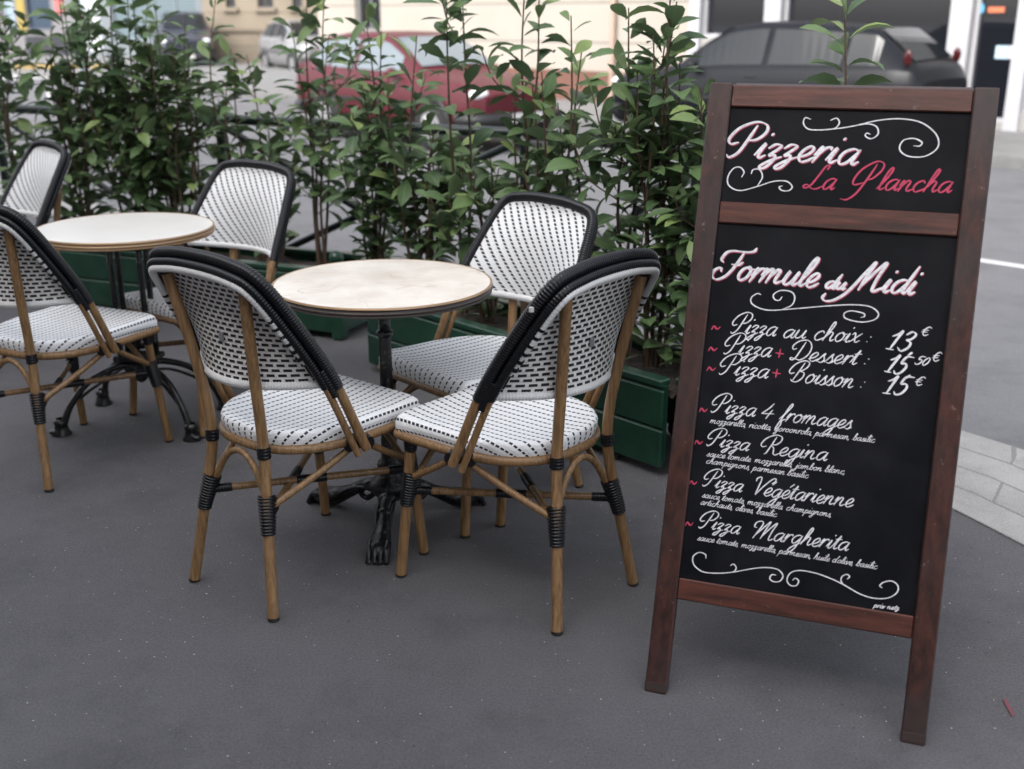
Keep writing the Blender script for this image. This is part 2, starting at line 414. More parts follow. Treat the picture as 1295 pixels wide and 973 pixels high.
# ------------------------------------------------------------------ chair
HOOP = [(0, -.262, .915), (.115, -.262, .909), (.199, -.252, .883), (.232, -.190, .785), (.258, -.100, .628), (.265, -.015, .440)]
def hoop_pts(off=0.0, back=0.0, n=10):
    P = [V((-x, y, z)) for x, y, z in HOOP[::-1]][:-1]+[V(p) for p in HOOP]
    c = crs(P, n)
    cen = V((0, -.12, .66)); nrm = V((0, .88, .47)).normalized(); o = []
    for i, p in enumerate(c):
        t = (c[min(i+1, len(c)-1)]-c[max(i-1, 0)]).normalized(); s = t.cross(nrm).normalized()
        if s.dot(cen-p) < 0: s = -s
        o.append(p+s*off-nrm*back)
    return o
def make_chair(tag_on_rail=False):
    root = empty('wicker_chair')
    # seat ------------------------------------------------------------
    half = [(0, -.178), (.075, -.172), (.140, -.135), (.188, -.065), (.209, .03), (.213, .13), (.214, .218), (.207, .246), (.165, .253), (.08, .255)]
    out = [(x, y) for x, y in half]+[(-x, y) for x, y in half[:0:-1]]
    ring = [(p.x, p.y) for p in crs([(x, y, 0) for x, y in out], 5, True)]
    b = MB()
    zt = lambda x, y, k: .470 - .010*(1-min(1, (abs(x)/.2)**2))*(1-k**4) + (.006 if y > .15 else 0)*(y-.15)/.1
    levels = [(0.0, 0), (.25, 0), (.5, 0), (.7, 0), (.86, 0), (.96, 0)]
    rows = []; uvs = []
    for k, _ in levels:
        rows.append([V((x*k, .03+(y-.03)*k, zt(x*k, .03+(y-.03)*k, k))) for x, y in ring]); uvs.append([(p.x, p.y) for p in rows[-1]])
    for grow, zz in ((1.0, -.003), (1.022, -.011), (1.022, -.026), (1.0, -.040)):
        r = []; u = []
        for x, y in ring:
            fr = max(0, min(1, (y-.17)/.06)); dz = zz*(1+.45*fr)
            r.append(V((x*grow, .03+(y-.03)*grow, .471+dz)))
            d = V((x, y-.03)).normalized(); u.append((x*.98+d.x*abs(dz)*1.2, (.03+(y-.03)*.98)+d.y*abs(dz)*1.2))
        rows.append(r); uvs.append(u)
    b.quadgrid(rows, 0, True, closed=True, uvs=uvs); b.face(rows[-1][::-1], 0, uv=[(0, 0)]*len(ring))
    b.build('seat', M['seat_weave'], root)
    # seat ring
    rg = MB(); rg.tube([V((x*1.005, .03+(y-.03)*1.0, .420)) for x, y in ring], .0125, 10, closed=True); rg.build('seat_rail', M['bamboo'], root)
    # backrest panel ---------------------------------------------------
    inn = hoop_pts(.016, .002, 14); prof = [p for p in inn if p.x >= -1e-6 and p.z > .59]
    prof.sort(key=lambda p: p.z); z0, z1 = .618, prof[-1].z-.001
    def at_z(z):
        for a, c in zip(prof, prof[1:]):
            if a.z <= z <= c.z: 
                k = (z-a.z)/max(1e-6, c.z-a.z); return a.lerp(c, k)
        return prof[-1]
    rows = []; ruv = []; NR, NC = 22, 20
    for i in range(NR+1):
        t = sin(pi/2*i/NR); z = z0+(z1-z0)*t; e = at_z(z); w = max(e.x, .012); row = []; uu = []
        for j in range(NC+1):
            q = -1+2*j/NC; x = q*w
            y = e.y-(.118*(1-t)**1.7+.016*t)*(1-q*q)*(1-t**3)+.002
            row.append(V((x, y, z-.012*(1-q*q)*(1-t)))); uu.append((x-.85*z, z*1.3))
        rows.append(row); ruv.append(uu)
    f = MB(); f.quadgrid(rows, 0, True, uvs=ruv, flip=True)
    back = [[p+V((0, -.007, -.001)) for p in r] for r in rows]
    f.quadgrid(back, 1, True, uvs=[[(u+.85*(v/1.3), v/1.3*1.06) for u, v in r] for r in ruv])
    f.build('backrest', [M['back_weave'], M['brick_weave']], root)
    pp = MB(); pp.tube([p for p in hoop_pts(.035, .024, 12) if p.z > .625], .0055, 8); pp.build('gap_shadow', M['black_wrap'], root)  # black tube drawn in for the shadowed gap around the panel
    rl = MB(); rl.tube([p+V((0, -.004, -.010)) for p in rows[0]], .0112, 10, ridge=.07, pitch=.008); rl.build('backrest_roll', M['white_wrap'], root)
    cl = MB(); pr = rows[5][NC//2]; cl.box(pr+V((0, -.011, 0)), (.015, .006, .024), bev=.002); cl.build('clip', M['grey_clip'], root)
    # hoops -------------------------------------------------------------
    for off, bk, r, zc in ((0, 0, .0146, .597), (.010, .024, .0106, .588)):
        hp = hoop_pts(off, bk, 12)
        k = .028 if off == 0 else .030
        hp = [hp[0]+(hp[0]-hp[1]).normalized()*k]+hp+[hp[-1]+(hp[-1]-hp[-2]).normalized()*k]
        t = MB(); t.tube(hp, r*.86, 10); o = t.build('hoop', M['bamboo'], root)
        if off == 0:
            w = MB(); w.tube([p for p in hp if p.z > zc], r*1.06, 10, ridge=.07, pitch=.0074); w.build('wrapping', M['black_wrap'], o)
        else:
            w = MB(); w.tube([p for p in hp if p.z > zc], r*1.10, 10, ridge=.06, pitch=.0076); w.build('wrapping', M['black_wrap'], o)
    st_ = [p for p in hoop_pts(.022, .0315, 12)]
    w = MB(); w.tube([p for p in st_ if p.z > .665], lambda q: .0112*min(1, .35+6*min(q, 1-q)), 10, ridge=.04, pitch=.010); w.build('welt', M['white_wrap'], root)
    for sx in (-1, 1):
        Q = resample([p for p in st_ if p.x*sx > 0 and p.z > .665], .004)
        if Q[0].z > Q[-1].z: Q = Q[::-1]
        for k in range(6):
            a = 4+k*6; w = MB(); w.tube(Q[a:a+3], .0117, 10); w.build('peg', M['black_wrap'], root)
    # dark lacing between the two hoops low down on either side
    for sx in (-1, 1):
        lc = MB(); hp = [p for p in hoop_pts(.008, .014, 12) if p.x*sx > 0 and .575 < p.z < .66]
        lc.tube(hp, .0150, 8, ridge=.05, pitch=.008); lc.build('lacing', M['black_wrap'], root)
    # legs ---------------------------------------------------------------
    lr = {}
    for sx in (-1, 1):
        P = crs([(.165*sx, -.255, .004), (.128*sx, -.222, .24), (.104*sx, -.199, .43), (.115*sx, -.218, .62), (.149*sx, -.256, .852)], 6)
        t = MB(); t.tube(P, .0142, 12); o = t.build('rear_leg', M['bamboo'], root); lr[('r', sx)] = P
        c = MB(); d = (P[0]-P[1]).normalized(); c.tube([P[0]-d*.003, P[0]+d*.004], .0150, 12); c.build('foot_cap', M['cap'], o)
        P2 = [V((.207*sx, .255, .004)), V((.196*sx, .232, .24)), V((.188*sx, .216, .425))]
        t = MB(); t.tube(P2, .0142, 12); o2 = t.build('front_leg', M['bamboo'], root); lr[('f', sx)] = P2
        c = MB(); d = (P2[0]-P2[1]).normalized(); c.tube([P2[0]-d*.003, P2[0]+d*.004], .0150, 12); c.build('foot_cap', M['cap'], o2)
        def pos(P, z):
            for a, b2 in zip(P, P[1:]):
                if a.z <= z <= b2.z: return a.lerp(b2, (z-a.z)/(b2.z-a.z))
        lr[('rz', sx)] = lambda z, P=P: pos(P, z); lr[('fz', sx)] = lambda z, P=P2: pos(P, z)
        for fn, o_, inw in ((lr[('rz', sx)], o, V((-sx*.5, .6, 0))), (lr[('fz', sx)], o2, V((-sx*.5, -.6, 0)))):
            w = MB(); w.tube([fn(z)+inw*.012*max(0, (z-.225)/.085) for z in (.215, .24, .265, .29, .31)], lambda q: .0182+.0060*q, 12, ridge=.12, pitch=.0080)
            w.build('binding', M['black_wrap'], o_)
        w = MB(); w.tube([lr[('rz', sx)](z) for z in (.408, .43, .438)], .0178, 12, ridge=.05, pitch=.009)
        w.build('binding', M['black_wrap'], o)
        w = MB(); w.tube([lr[('fz', sx)](z) for z in (.372, .40, .424)], lambda q: .0165+.004*q, 12, ridge=.06, pitch=.009)
        w.build('binding', M['black_wrap'], o2)
    # crossed stretchers
    for sx in (-1, 1):
        a, c = lr[('rz', sx)](.258 if sx > 0 else .268), lr[('fz', -sx)](.258 if sx > 0 else .268)
        t = MB(); t.tube([a, c], .0098, 10); o = t.build('stretcher', M['bamboo'], root)
        w = MB(); d = (c-a).normalized()
        m_ = (a+c)/2
        for p_, q_ in ((a+d*.012, a+d*.065), (c-d*.065, c-d*.012), (m_-d*.04, m_+d*.04)):
            w = MB(); w.tube([p_, q_], .0123, 10, ridge=.05, pitch=.008); w.build('binding', M['black_wrap'], o)
        if tag_on_rail and sx < 0:
            g = MB(); p0 = a.lerp(c, .70); rot = frame_rot(d, V((0, 0, 1)).cross(d), V((0, 0, 1)))
            g.tube([p0-d*.024, p0+d*.024], .0106, 10); g.build('sticker', M['paper'], o)
    # braces: arches front and back, straight pairs at each side
    for k, ap in (('rz', .398), ('fz', .398)):
        a, c = lr[(k, -1)](.29), lr[(k, 1)](.29); s = 1 if k == 'rz' else -1
        a = a+V((.012, s*.012, 0)); c = c+V((-.012, s*.012, 0)); m_ = (a+c)/2
        P = crs([a, a.lerp(m_, .42)+V((0, s*.006, .075)), m_.lerp(a, .18)+V((0, s*.008, .108)), m_.lerp(c, .18)+V((0, s*.008, .108)), c.lerp(m_, .42)+V((0, s*.006, .075)), c], 6)
        t = MB(); t.tube(P, .0088, 10); t.build('brace', M['bamboo'], root)
    for sx in (-1, 1):
        top = V((.207*sx, .02, .402)); a = lr[('rz', sx)](.285)+V((sx*.004, .016, 0)); c = lr[('fz', sx)](.30)+V((0, -.016, 0))
        P = crs([a, a.lerp(top, .5)+V((sx*.006, 0, .004)), top+V((0, -.02, 0)), top+V((0, .02, 0)), c.lerp(top, .5)+V((sx*.004, 0, .006)), c], 6)
        t = MB(); t.tube(P, .0092, 10); t.build('brace', M['bamboo'], root)
        w = MB(); w.tube([V((.200*sx, .012, .420)), V((.262*sx, .012, .424))], .0165, 10, ridge=.05, pitch=.008); w.build('binding', M['black_wrap'], root)
        w = MB(); w.tube([V((.214*sx, -.022, .414)), V((.214*sx, .046, .414))], .0175, 10, ridge=.05, pitch=.008); w.build('binding', M['black_wrap'], root)
    return root
CH = 'woven cafe chairs around the two round tables'
spots = [((-.572, 2.777), 51.0, 'black rimmed wicker chair seen from behind, at near left of the cream marble table'),
         ((.025, 2.702), 139.5, 'black rimmed wicker chair seen from behind, nearest the chalkboard, paper sticker on its stretcher'),
         ((-.083, 3.273), 221.2, 'black rimmed wicker chair facing the camera, between the cream marble table and the green planter'),
         ((-1.139, 4.09), 233.8, 'black rimmed wicker chair facing the camera, behind the right edge of the white table'),
         ((-1.531, 3.581), 64.5, 'black rimmed wicker chair seen from behind, before the white table at the left edge'),
         ((-2.257, 4.839), 220.5, 'black rimmed wicker chair turned sideways, farthest back at the left of the white table')]
proto = make_chair(); stick = make_chair(True)
for i, ((x, y), a, lab) in enumerate(spots):
    o = stick if i == 1 else (proto if i == 0 else copy_tree(proto))
    o.location = (x, y, .001); o.rotation_euler = (0, 0, R(a)-pi/2); tag(o, lab, 'chair', CH)
hb = MB(); hp = hoop_pts(); hb.box(hp[24]+V((-.0145, -.006, .004)), (.008, .010, .012), bev=.001); hb.build('tag', M['paper'], stick)

# ------------------------------------------------------------------ tables
def table_top(root, r, z, top_m, band):
    t = MB(); t.lathe([(0, z), (r-.012, z), (r-.005, z-.0006)], n=96); t.build('tabletop', top_m, root)
    e = MB(); e.lathe([(r-.005, z-.0006), (r-.001, z+.0008), (r+.002, z-.001), (r+.0025, z-.005)], n=96, mi=0)
    e.lathe([(r+.0025, z-.005), (r-.001, z-.0065), (r-.001, z-.012), (r+.001, z-.013)], n=96, mi=1)
    e.lathe([(r+.001, z-.013), (r+.003, z-.0145), (r+.003, z-.018), (r-.001, z-.019), (r-.001, z-.0215)], n=96, mi=0 if band else 2)
    e.lathe([(r-.001, z-.0215), (r+.0015, z-.023), (r+.0005, z-.027), (r-.006, z-.029), (0, z-.029)], n=96, mi=2)
    e.build('edge_band', [M['edge_brass'], M['edge_dark'] if not band else M['edge_wood'], M['edge_dark'] if not band else M['edge_wood']], root)
T1 = empty('round_table', (-.366, 3.068, 0)); tag(T1, 'round cafe table with cream marble top and single black claw foot column', 'table', 'round cafe tables on the terrace')
table_top(T1, .309, .740, M['marble'], False)
b = MB(); b.lathe([(0, .711), (.12, .711), (.12, .703), (.05, .695), (.024, .68), (.018, .66), (.0175, .60), (.023, .597), (.025, .590), (.023, .582), (.0175, .578)], n=24)
b.lathe([(.0175, .578), (.020, .35), (.021, .345), (.029, .34), (.029, .325), (.022, .32)], n=24, flute=.10)
b.lathe([(.022, .32), (.025, .20), (.034, .192), (.038, .18), (.030, .165), (.036, .15), (.055, .135), (.064, .118), (.058, .10), (.046, .085), (.030, .07), (0, .065)], n=24)
b.build('column', M['iron'], T1)
for ang in (152, 268, 25):
    t = MB(); a = R(ang); d = V((cos(a), sin(a), 0)); s_ = V((-sin(a), cos(a), 0)); Z = V((0, 0, 1)); k = 1.06
    t.tube(crs([d*.03+Z*.095, d*.085+Z*.100, d*.14+Z*.070, d*.185*k+Z*.042, d*.225*k+Z*.028], 6), lambda q: .027-.010*sin(pi*min(1, q*1.25))+.003*q, 10)
    t.tube(crs([d*.05+Z*.085, d*.085+Z*.055, d*.11+Z*.066, d*.10+Z*.085], 5), .009, 8)
    t.blob(d*.125+Z*.080, .020, .024, .018, frame_rot(d, s_, Z)); t.blob(d*.075+Z*.105, .024, .027, .017, frame_rot(d, s_, Z))
    t.blob(d*.235*k+Z*.028, .042, .034, .0275, frame_rot(d, s_, Z))
    for j in (-1.5, -.5, .5, 1.5):
        q = d*.262*k+s_*j*.0165; t.tube(crs([q-d*.035+Z*.042, q+Z*.036, q+d*.017+Z*.008], 4), lambda w: .0105-.003*w, 8)
        t.blob(q+d*.015+Z*.009, .010, .008, .009)
    for j in (-1, 1): t.tube(crs([d*.05+s_*j*.02+Z*.10, d*.12+s_*j*.022+Z*.09, d*.19+s_*j*.016+Z*.05], 4), .006, 6)
    t.build('claw_foot', M['iron'], T1)
T2 = empty('round_table', (-1.385, 3.935, 0), R(-6)); tag(T2, 'round cafe table with plain white top on four thin black rods and arched feet', 'table', 'round cafe tables on the terrace')
table_top(T2, .309, .740, M['white_top'], True)
b = MB(); b.box((0, 0, .700), (.16, .10, .012), bev=.003); b.box((0, 0, .672), (.13, .075, .03), bev=.006)
for x in (-.055, .055):
    for y in (-.03, .03):
        b.lathe([(.011, .66), (.011, .62), (.0145, .615), (.011, .61), (.011, .31), (.0145, .305), (.011, .30), (.011, .262)], (x, y, 0), 10)
b.box((0, 0, .255), (.16, .10, .02), bev=.004); b.build('column', M['iron'], T2)
b = MB(); b.box((0, 0, .222), (.11, .07, .05), bev=.012); b.tube(crs([(-.03, 0, .20), (0, 0, .165), (.03, 0, .20)], 4), .012, 8); b.build('hub', M['iron'], T2)
for sx in (-1, 1):
    for sy in (-1, 1):
        t = MB(); e = V((.247*sx, .168*sy, 0)); Z = V((0, 0, 1))
        t.tube(crs([V((.02*sx, .012*sy, .225)), e*.30+Z*.225, e*.62+Z*.185, e*.86+Z*.105, e*.97+Z*.035], 7), lambda q: .0135-.002*sin(pi*q), 8)
        t.tube(crs([V((.03*sx, .016*sy, .20)), e*.36+Z*.19, e*.60+Z*.155, e*.75+Z*.125], 6), .006, 6)
        t.lathe([(.016, .062), (.024, .055), (.026, .045), (.022, .040), (.026, .020), (.034, .006), (.034, .001)], e, 12)
        d = e.normalized(); t.blob(e+d*.018+Z*.014, .026, .020, .0135, frame_rot(d, Z.cross(d), Z))
        t.build('arched_foot', M['iron'], T2)

# ------------------------------------------------------------------ chalkboard
SX, SY, SA, SL_, SRO, SLEN, SW = .582, 2.062, -.3445, .3174, .0007, 1.382, .600
U = V((cos(SA), sin(SA), 0)); NN = V((-sin(SA), cos(SA), 0)); D = V((0, 0, cos(SL_)))+NN*sin(SL_); NF = U.cross(D); ORI = V((SX, SY, 0))   # NF points to the viewer's side
if NF.dot(CAM-ORI) < 0: NF = -NF
def board_uv(px, py, off=0.0):
    r = ray(px, py); o = ORI+NF*off; k = (o-CAM).dot(NF)/r.dot(NF); p = CAM+r*k-o
    return p.dot(U), p.dot(D)
sign = empty('menu_board', (SX, SY, 0)); tag(sign, 'folding wooden blackboard with white handwritten pizza menu, standing at right', 'menu board')
sign.rotation_euler = (0, 0, SA)
BL = Matrix.Rotation(-SL_, 3, 'X')           # local leaning frame: x along U, y back, z up the leaf
RF = BL
def leaf_pt(u, v, w=0.0): return RF @ V((u, -w, v))      # w toward the viewer
PW = .049; TH = .030
zt = SLEN
b = board_uv
v_top_in = b(1080, 138)[1]; v_mid_t = (b(920, 254)[1]+b(1216, 271)[1])/2; v_mid_b = (b(920, 283)[1]+b(1214, 298)[1])/2
v_bot_t = (b(862, 733)[1]+b(1152, 779)[1])/2; v_bot_b = (b(862, 760)[1]+b(1152, 808)[1])/2
for sx in (-1, 1):
    t = MB(); t.box(leaf_pt(sx*(SW/2-PW/2), zt/2, -TH/2), (PW, TH, zt), RF, bev=.003); o = t.build('leg', M['post_wood'], sign)
    c = MB(); c.box(leaf_pt(sx*(SW/2-PW/2), .015, -TH/2), (PW+.0012, TH+.0012, .024), RF, bev=.003); c.build('leg_tip', mat('worn_grey_wood', (.032, .019, .016), .8), o)
iw = SW-2*PW-.001
for v0, v1 in ((v_top_in, zt-.004), (v_mid_b, v_mid_t), (v_bot_b, v_bot_t)):
    t = MB(); t.box(leaf_pt(0, (v0+v1)/2, -TH/2-.002), (iw, TH-.004, v1-v0), RF, bev=.0025); t.build('rail', M['rail_wood'], sign)
PB = -.011                                   # panel face sits this far behind the frame's face
for v0, v1 in ((v_mid_t, v_top_in), (v_bot_t, v_mid_b)):
    t = MB(); t.box(leaf_pt(0, (v0+v1)/2, PB-.004), (iw+.004, .008, v1-v0+.004), RF); t.build('blackboard', M['slate'], sign)
# rear leaf, hinged at the top
RB = Matrix.Rotation(R(13), 3, 'X')
TOPC = leaf_pt(0, zt, -TH-.004)
def rear_pt(u, v, w=0.0): return TOPC + RB @ V((u, w, v-zt))
t = MB()
RLEN = TOPC.z/cos(R(13))
for sx in (-1, 1): t.box(rear_pt(sx*(SW/2-PW/2), zt-RLEN/2+.003, TH/2), (PW, TH, RLEN-.012), RB, bev=.003)
for v in (zt-.03, .30): t.box(rear_pt(0, v, TH/2), (iw, TH-.004, .06), RB)
t.box(rear_pt(0, (zt+.27)/2, TH/2), (iw, .008, zt-.33), RB); t.build('rear_leaf', M['post_wood'], sign)
t = MB()
for sx in (-1, 1): t.tube([leaf_pt(sx*.2-.02, zt-.012, -TH-.003), leaf_pt(sx*.2+.02, zt-.012, -TH-.003)], .005, 8)
t.build('hinge', M['iron'], sign)

# ---- handwriting: a small cursive stroke alphabet (x-height 1), slanted and inked as ribbons
bowl = [(.86, .82), (.58, 1.0), (.22, .8), (.10, .38), (.28, .02), (.58, .18), (.84, .85)]
dot = lambda x, y=1.5: [(x, y), (x+.05, y+.10)]
G = {
'a': (1.02, [bowl, [(.86, .95), (.78, .3), (.88, .03), (1.08, .22)]]),
'b': (.92, [[(0, .12), (.34, 1.0), (.48, 1.75), (.36, 2.05), (.23, 1.7), (.18, .5), (.34, .03), (.62, .12), (.74, .55), (.6, .88), (.72, .78), (.95, .8)]]),
'c': (.82, [[(.72, .78), (.55, 1.0), (.2, .8), (.08, .36), (.3, .0), (.6, .08), (.88, .32)]]),
'd': (1.02, [bowl, [(.98, 2.0), (.86, 1.0), (.80, .3), (.88, .03), (1.08, .22)]]),
'e': (.78, [[(0, .22), (.45, .45), (.62, .78), (.45, 1.0), (.18, .75), (.10, .32), (.32, .0), (.6, .08), (.84, .32)]]),
'f': (.66, [[(0, .2), (.35, 1.0), (.56, 1.8), (.45, 2.08), (.32, 1.6), (.22, .2), (.12, -.85), (.24, -1.0), (.42, -.5), (.34, .05), (.7, .25)]]),
'g': (1.02, [bowl, [(.86, .95), (.74, -.4), (.5, -.98), (.2, -.85), (.45, -.35), (1.08, .22)]]),
'h': (1.0, [[(0, .12), (.34, 1.05), (.48, 1.78), (.36, 2.05), (.23, 1.6), (.10, 0)], [(.13, .3), (.42, .93), (.68, .85), (.66, .3), (.78, .03), (1.02, .22)]]),
'i': (.50, [[(0, .2), (.24, .97), (.18, .3), (.28, .03), (.52, .22)], dot(.30)]),
'j': (.52, [[(0, .2), (.3, .97), (.2, -.4), (0, -.98), (-.28, -.85), (0, -.35), (.54, .22)], dot(.36)]),
'l': (.50, [[(0, .12), (.35, 1.05), (.48, 1.78), (.36, 2.05), (.2, 1.6), (.14, .4), (.26, .03), (.52, .22)]]),
'm': (1.52, [[(0, .5), (.16, .97), (.18, .6), (.1, 0)], [(.14, .35), (.42, .95), (.6, .85), (.55, .0)], [(.58, .35), (.88, .95), (1.08, .85), (1.05, .3), (1.18, .03), (1.54, .22)]]),
'n': (1.05, [[(0, .5), (.16, .97), (.18, .6), (.1, 0)], [(.14, .35), (.44, .95), (.66, .85), (.62, .3), (.75, .03), (1.07, .22)]]),
'o': (.92, [[(.52, 1.0), (.2, .8), (.1, .36), (.34, .0), (.68, .22), (.74, .7), (.52, 1.0), (.58, .82), (.95, .84)]]),
'p': (.95, [[(0, .4), (.22, 1.0), (.14, 0), (.05, -.98)], [(.15, .5), (.45, .97), (.72, .72), (.65, .2), (.42, .0), (.2, .12)], [(.58, .08), (.97, .22)]]),
'r': (.68, [[(0, .45), (.19, 1.0), (.18, .6), (.09, .0)], [(.13, .38), (.34, .88), (.58, 1.0), (.66, .84)]]),
's': (.70, [[(0, .1), (.40, 1.0), (.42, .7), (.58, .3), (.40, .0), (.1, .1)], [(.48, .04), (.73, .22)]]),
't': (.58, [[(0, .2), (.38, 1.6), (.24, .4), (.34, .03), (.6, .22)], [(.02, 1.15), (.62, 1.2)]]),
'u': (1.02, [[(0, .2), (.18, .97), (.12, .3), (.3, .02), (.6, .25), (.80, .97), (.73, .3), (.83, .03), (1.05, .22)]]),
'v': (.86, [[(0, .7), (.18, .97), (.28, .05), (.38, .05), (.70, .9), (.9, .84)]]),
'w': (1.2, [[(0, .7), (.16, .97), (.22, .05), (.34, .05), (.6, .9), (.64, .05), (.76, .05), (1.05, .9), (1.22, .84)]]),
'x': (.84, [[(0, .8), (.2, .97), (.5, .05), (.86, .22)], [(.78, .97), (.02, .0)]]),
'z': (.80, [[(0, .72), (.25, .98), (.56, .86), (.2, .26), (.46, .32), (.54, .0), (.36, -.48), (.12, -.60), (.08, -.40), (.42, -.04), (.84, .22)]]),
'q': (1.0, [bowl, [(.86, .95), (.78, -1.0)]]),
' ': (.62, []), "'": (.25, [[(.15, 2.0), (.08, 1.6)]]),
',': (.34, [[(.10, .06), (.13, .0), (.02, -.32)]]), '.': (.34, [[(.08, .0), (.12, .05)]]), ':': (.4, [[(.1, .05), (.13, .1)], [(.16, .72), (.19, .77)]]),
'1': (.85, [[(.0, 1.35), (.34, 1.62), (.52, 2.0), (.44, 1.0), (.36, .02)], [(.08, .02), (.66, .0)]]),
'3': (1.0, [[(.10, 1.65), (.40, 2.0), (.76, 1.75), (.62, 1.25), (.34, 1.1), (.72, .9), (.78, .4), (.42, -.05), (.02, .25)]]),
'4': (1.1, [[(.55, 2.0), (.36, 1.3), (.05, .62), (.08, .56), (.98, .66)], [(.72, 1.15), (.62, .6), (.55, -.1)]]),
'5': (1.0, [[(.92, 2.0), (.32, 1.95), (.2, 1.18), (.55, 1.22), (.78, .8), (.62, .15), (.25, -.05), (.0, .25)]]),
'0': (.9, [[(.45, 2.0), (.12, 1.3), (.10, .4), (.4, 0), (.72, .6), (.72, 1.5), (.45, 2.0)]]),
'€': (1.0, [[(.92, 1.7), (.6, 2.0), (.28, 1.5), (.22, .6), (.5, 0), (.9, .3)], [(.0, 1.25), (.7, 1.25)], [(-.02, .8), (.65, .8)]]),
'P': (1.28, [[(.60, 2.05), (.52, 1.1), (.40, .3), (.10, -.05), (-.12, .10)], [(.12, .92), (-.22, .80), (-.44, 1.15), (-.20, 1.85), (.45, 2.28), (1.05, 2.12), (1.22, 1.65), (.95, 1.18), (.50, 1.08)]]),
'R': (1.55, [[(.60, 2.05), (.52, 1.1), (.42, .2), (.28, -.02)], [(.12, .92), (-.22, .80), (-.44, 1.15), (-.20, 1.85), (.45, 2.28), (1.05, 2.12), (1.18, 1.65), (.92, 1.2), (.50, 1.1), (.85, .75), (1.05, .15), (1.3, .0), (1.58, .25)]]),
'B': (1.5, [[(.60, 2.05), (.50, 1.1), (.36, .1)], [(.12, .92), (-.22, .80), (-.44, 1.15), (-.20, 1.85), (.45, 2.28), (1.02, 2.12), (1.08, 1.65), (.78, 1.25), (.55, 1.15), (1.05, 1.0), (1.15, .5), (.85, .02), (.40, .0), (.12, .18)]]),
'D': (1.6, [[(.62, 2.0), (.52, 1.0), (.40, .12), (.10, -.02), (.05, .2), (.45, .12), (.95, .05), (1.38, .7), (1.30, 1.6), (.75, 2.22), (.05, 2.1), (-.30, 1.55), (-.15, 1.15), (.12, 1.25)]]),
'L': (1.35, [[(1.0, 1.75), (1.0, 2.1), (.72, 2.0), (.58, 1.2), (.40, .3), (.05, .0), (-.15, .18), (.10, .32), (.6, .02), (1.0, .02), (1.35, .28)]]),
'M': (2.0, [[(-.1, 1.25), (-.38, 1.35), (-.38, 1.85), (.05, 2.05), (.30, 1.75), (.20, .9), (.05, .0)], [(.08, .25), (.62, 1.55), (.92, 2.1), (.84, 1.1), (.78, .02)], [(.80, .25), (1.2, 1.4), (1.58, 2.05), (1.52, 1.0), (1.55, .1), (1.72, .0), (2.0, .22)]]),
'N': (2.1, [[(-1.05, -.45), (-1.08, -.78), (-.75, -.98), (-.25, -.80), (.22, -.15), (.62, 1.2), (.92, 2.1), (.84, 1.1), (.78, .02)], [(.80, .25), (1.2, 1.4), (1.58, 2.1), (1.52, 1.0), (1.58, .1), (1.76, .0), (2.1, .3)]]),
'V': (1.25, [[(-.15, 1.55), (-.2, 1.9), (.12, 2.1), (.30, 1.7), (.40, .6), (.46, .0)], [(.46, .0), (.85, 1.1), (1.30, 1.95), (1.62, 2.1), (1.72, 1.75), (1.5, 1.5)]]),
'F': (1.15, [[(.78, 2.0), (.70, 1.1), (.45, .25), (-.05, -.10), (-.48, .12), (-.52, .55), (-.22, .75), (-.05, .5)], [(-.25, 1.15), (-.48, 1.35), (-.38, 1.85), (.05, 2.0), (.9, 1.98), (1.35, 2.08), (1.42, 2.3)], [(.38, 1.05), (.85, 1.05), (1.05, 1.25)]]),
'Q': (1.55, [[(.62, 2.3), (.50, 1.2), (.22, -.3), (-.25, -.95), (-.75, -.9)], [(.35, .62), (-.30, .40), (-.52, .95), (-.25, 1.9), (.5, 2.55), (1.1, 2.35), (1.2, 1.75), (.85, 1.05), (.42, .85)]]),
}
G['é'] = (G['e'][0], G['e'][1]+[[(.42, 1.35), (.68, 1.75)]])
G['ó'] = (G['o'][0], G['o'][1]+[[(.52, 1.35), (.74, 1.75)]])
LIFT = [0.0]
def ribbon(bm, pts, w0, contrast, pen, off=(0, 0), lift=.0006, uscale=1):
    """pts: (u,v) on the board -> flat inked stroke just above the slate"""
    P = [V((p[0]+off[0], p[1]+off[1], 0)) for p in pts]
    if len(P) < 2: return
    Lr = []; n = len(P); bw = w0
    for i, p in enumerate(P):
        t = (P[min(i+1, n-1)]-P[max(i-1, 0)])
        if t.length < 1e-9: t = V((1, 0, 0))
        t.normalize(); s = V((-t.y, t.x, 0))
        k = abs(t.x*sin(pen)-t.y*cos(pen))
        w = bw*((1-contrast)+contrast*k)*.5
        e = min(i, n-1-i)/max(1, min(4, n/3)); w *= min(1, .55+.45*e)
        LIFT[0] = (LIFT[0]+1.1e-6) % 2.4e-4
        z = lift+LIFT[0]
        Lr.append((p+s*w, p-s*w, z))
        if i in (0, n-1):
            d = -t if i == 0 else t; c = [p+(s*cos(a)+d*sin(a))*w for a in [pi*j/6 for j in range(7)]]
            bm.face([leaf_pt(q.x, q.y, PB+z) for q in (c if i else c[::-1])][::-1])
    for (a, b_, z), (c, d, z2) in zip(Lr, Lr[1:]):
        bm.face([leaf_pt(a.x, a.y, PB+z), leaf_pt(b_.x, b_.y, PB+z), leaf_pt(d.x, d.y, PB+z2), leaf_pt(c.x, c.y, PB+z2)])
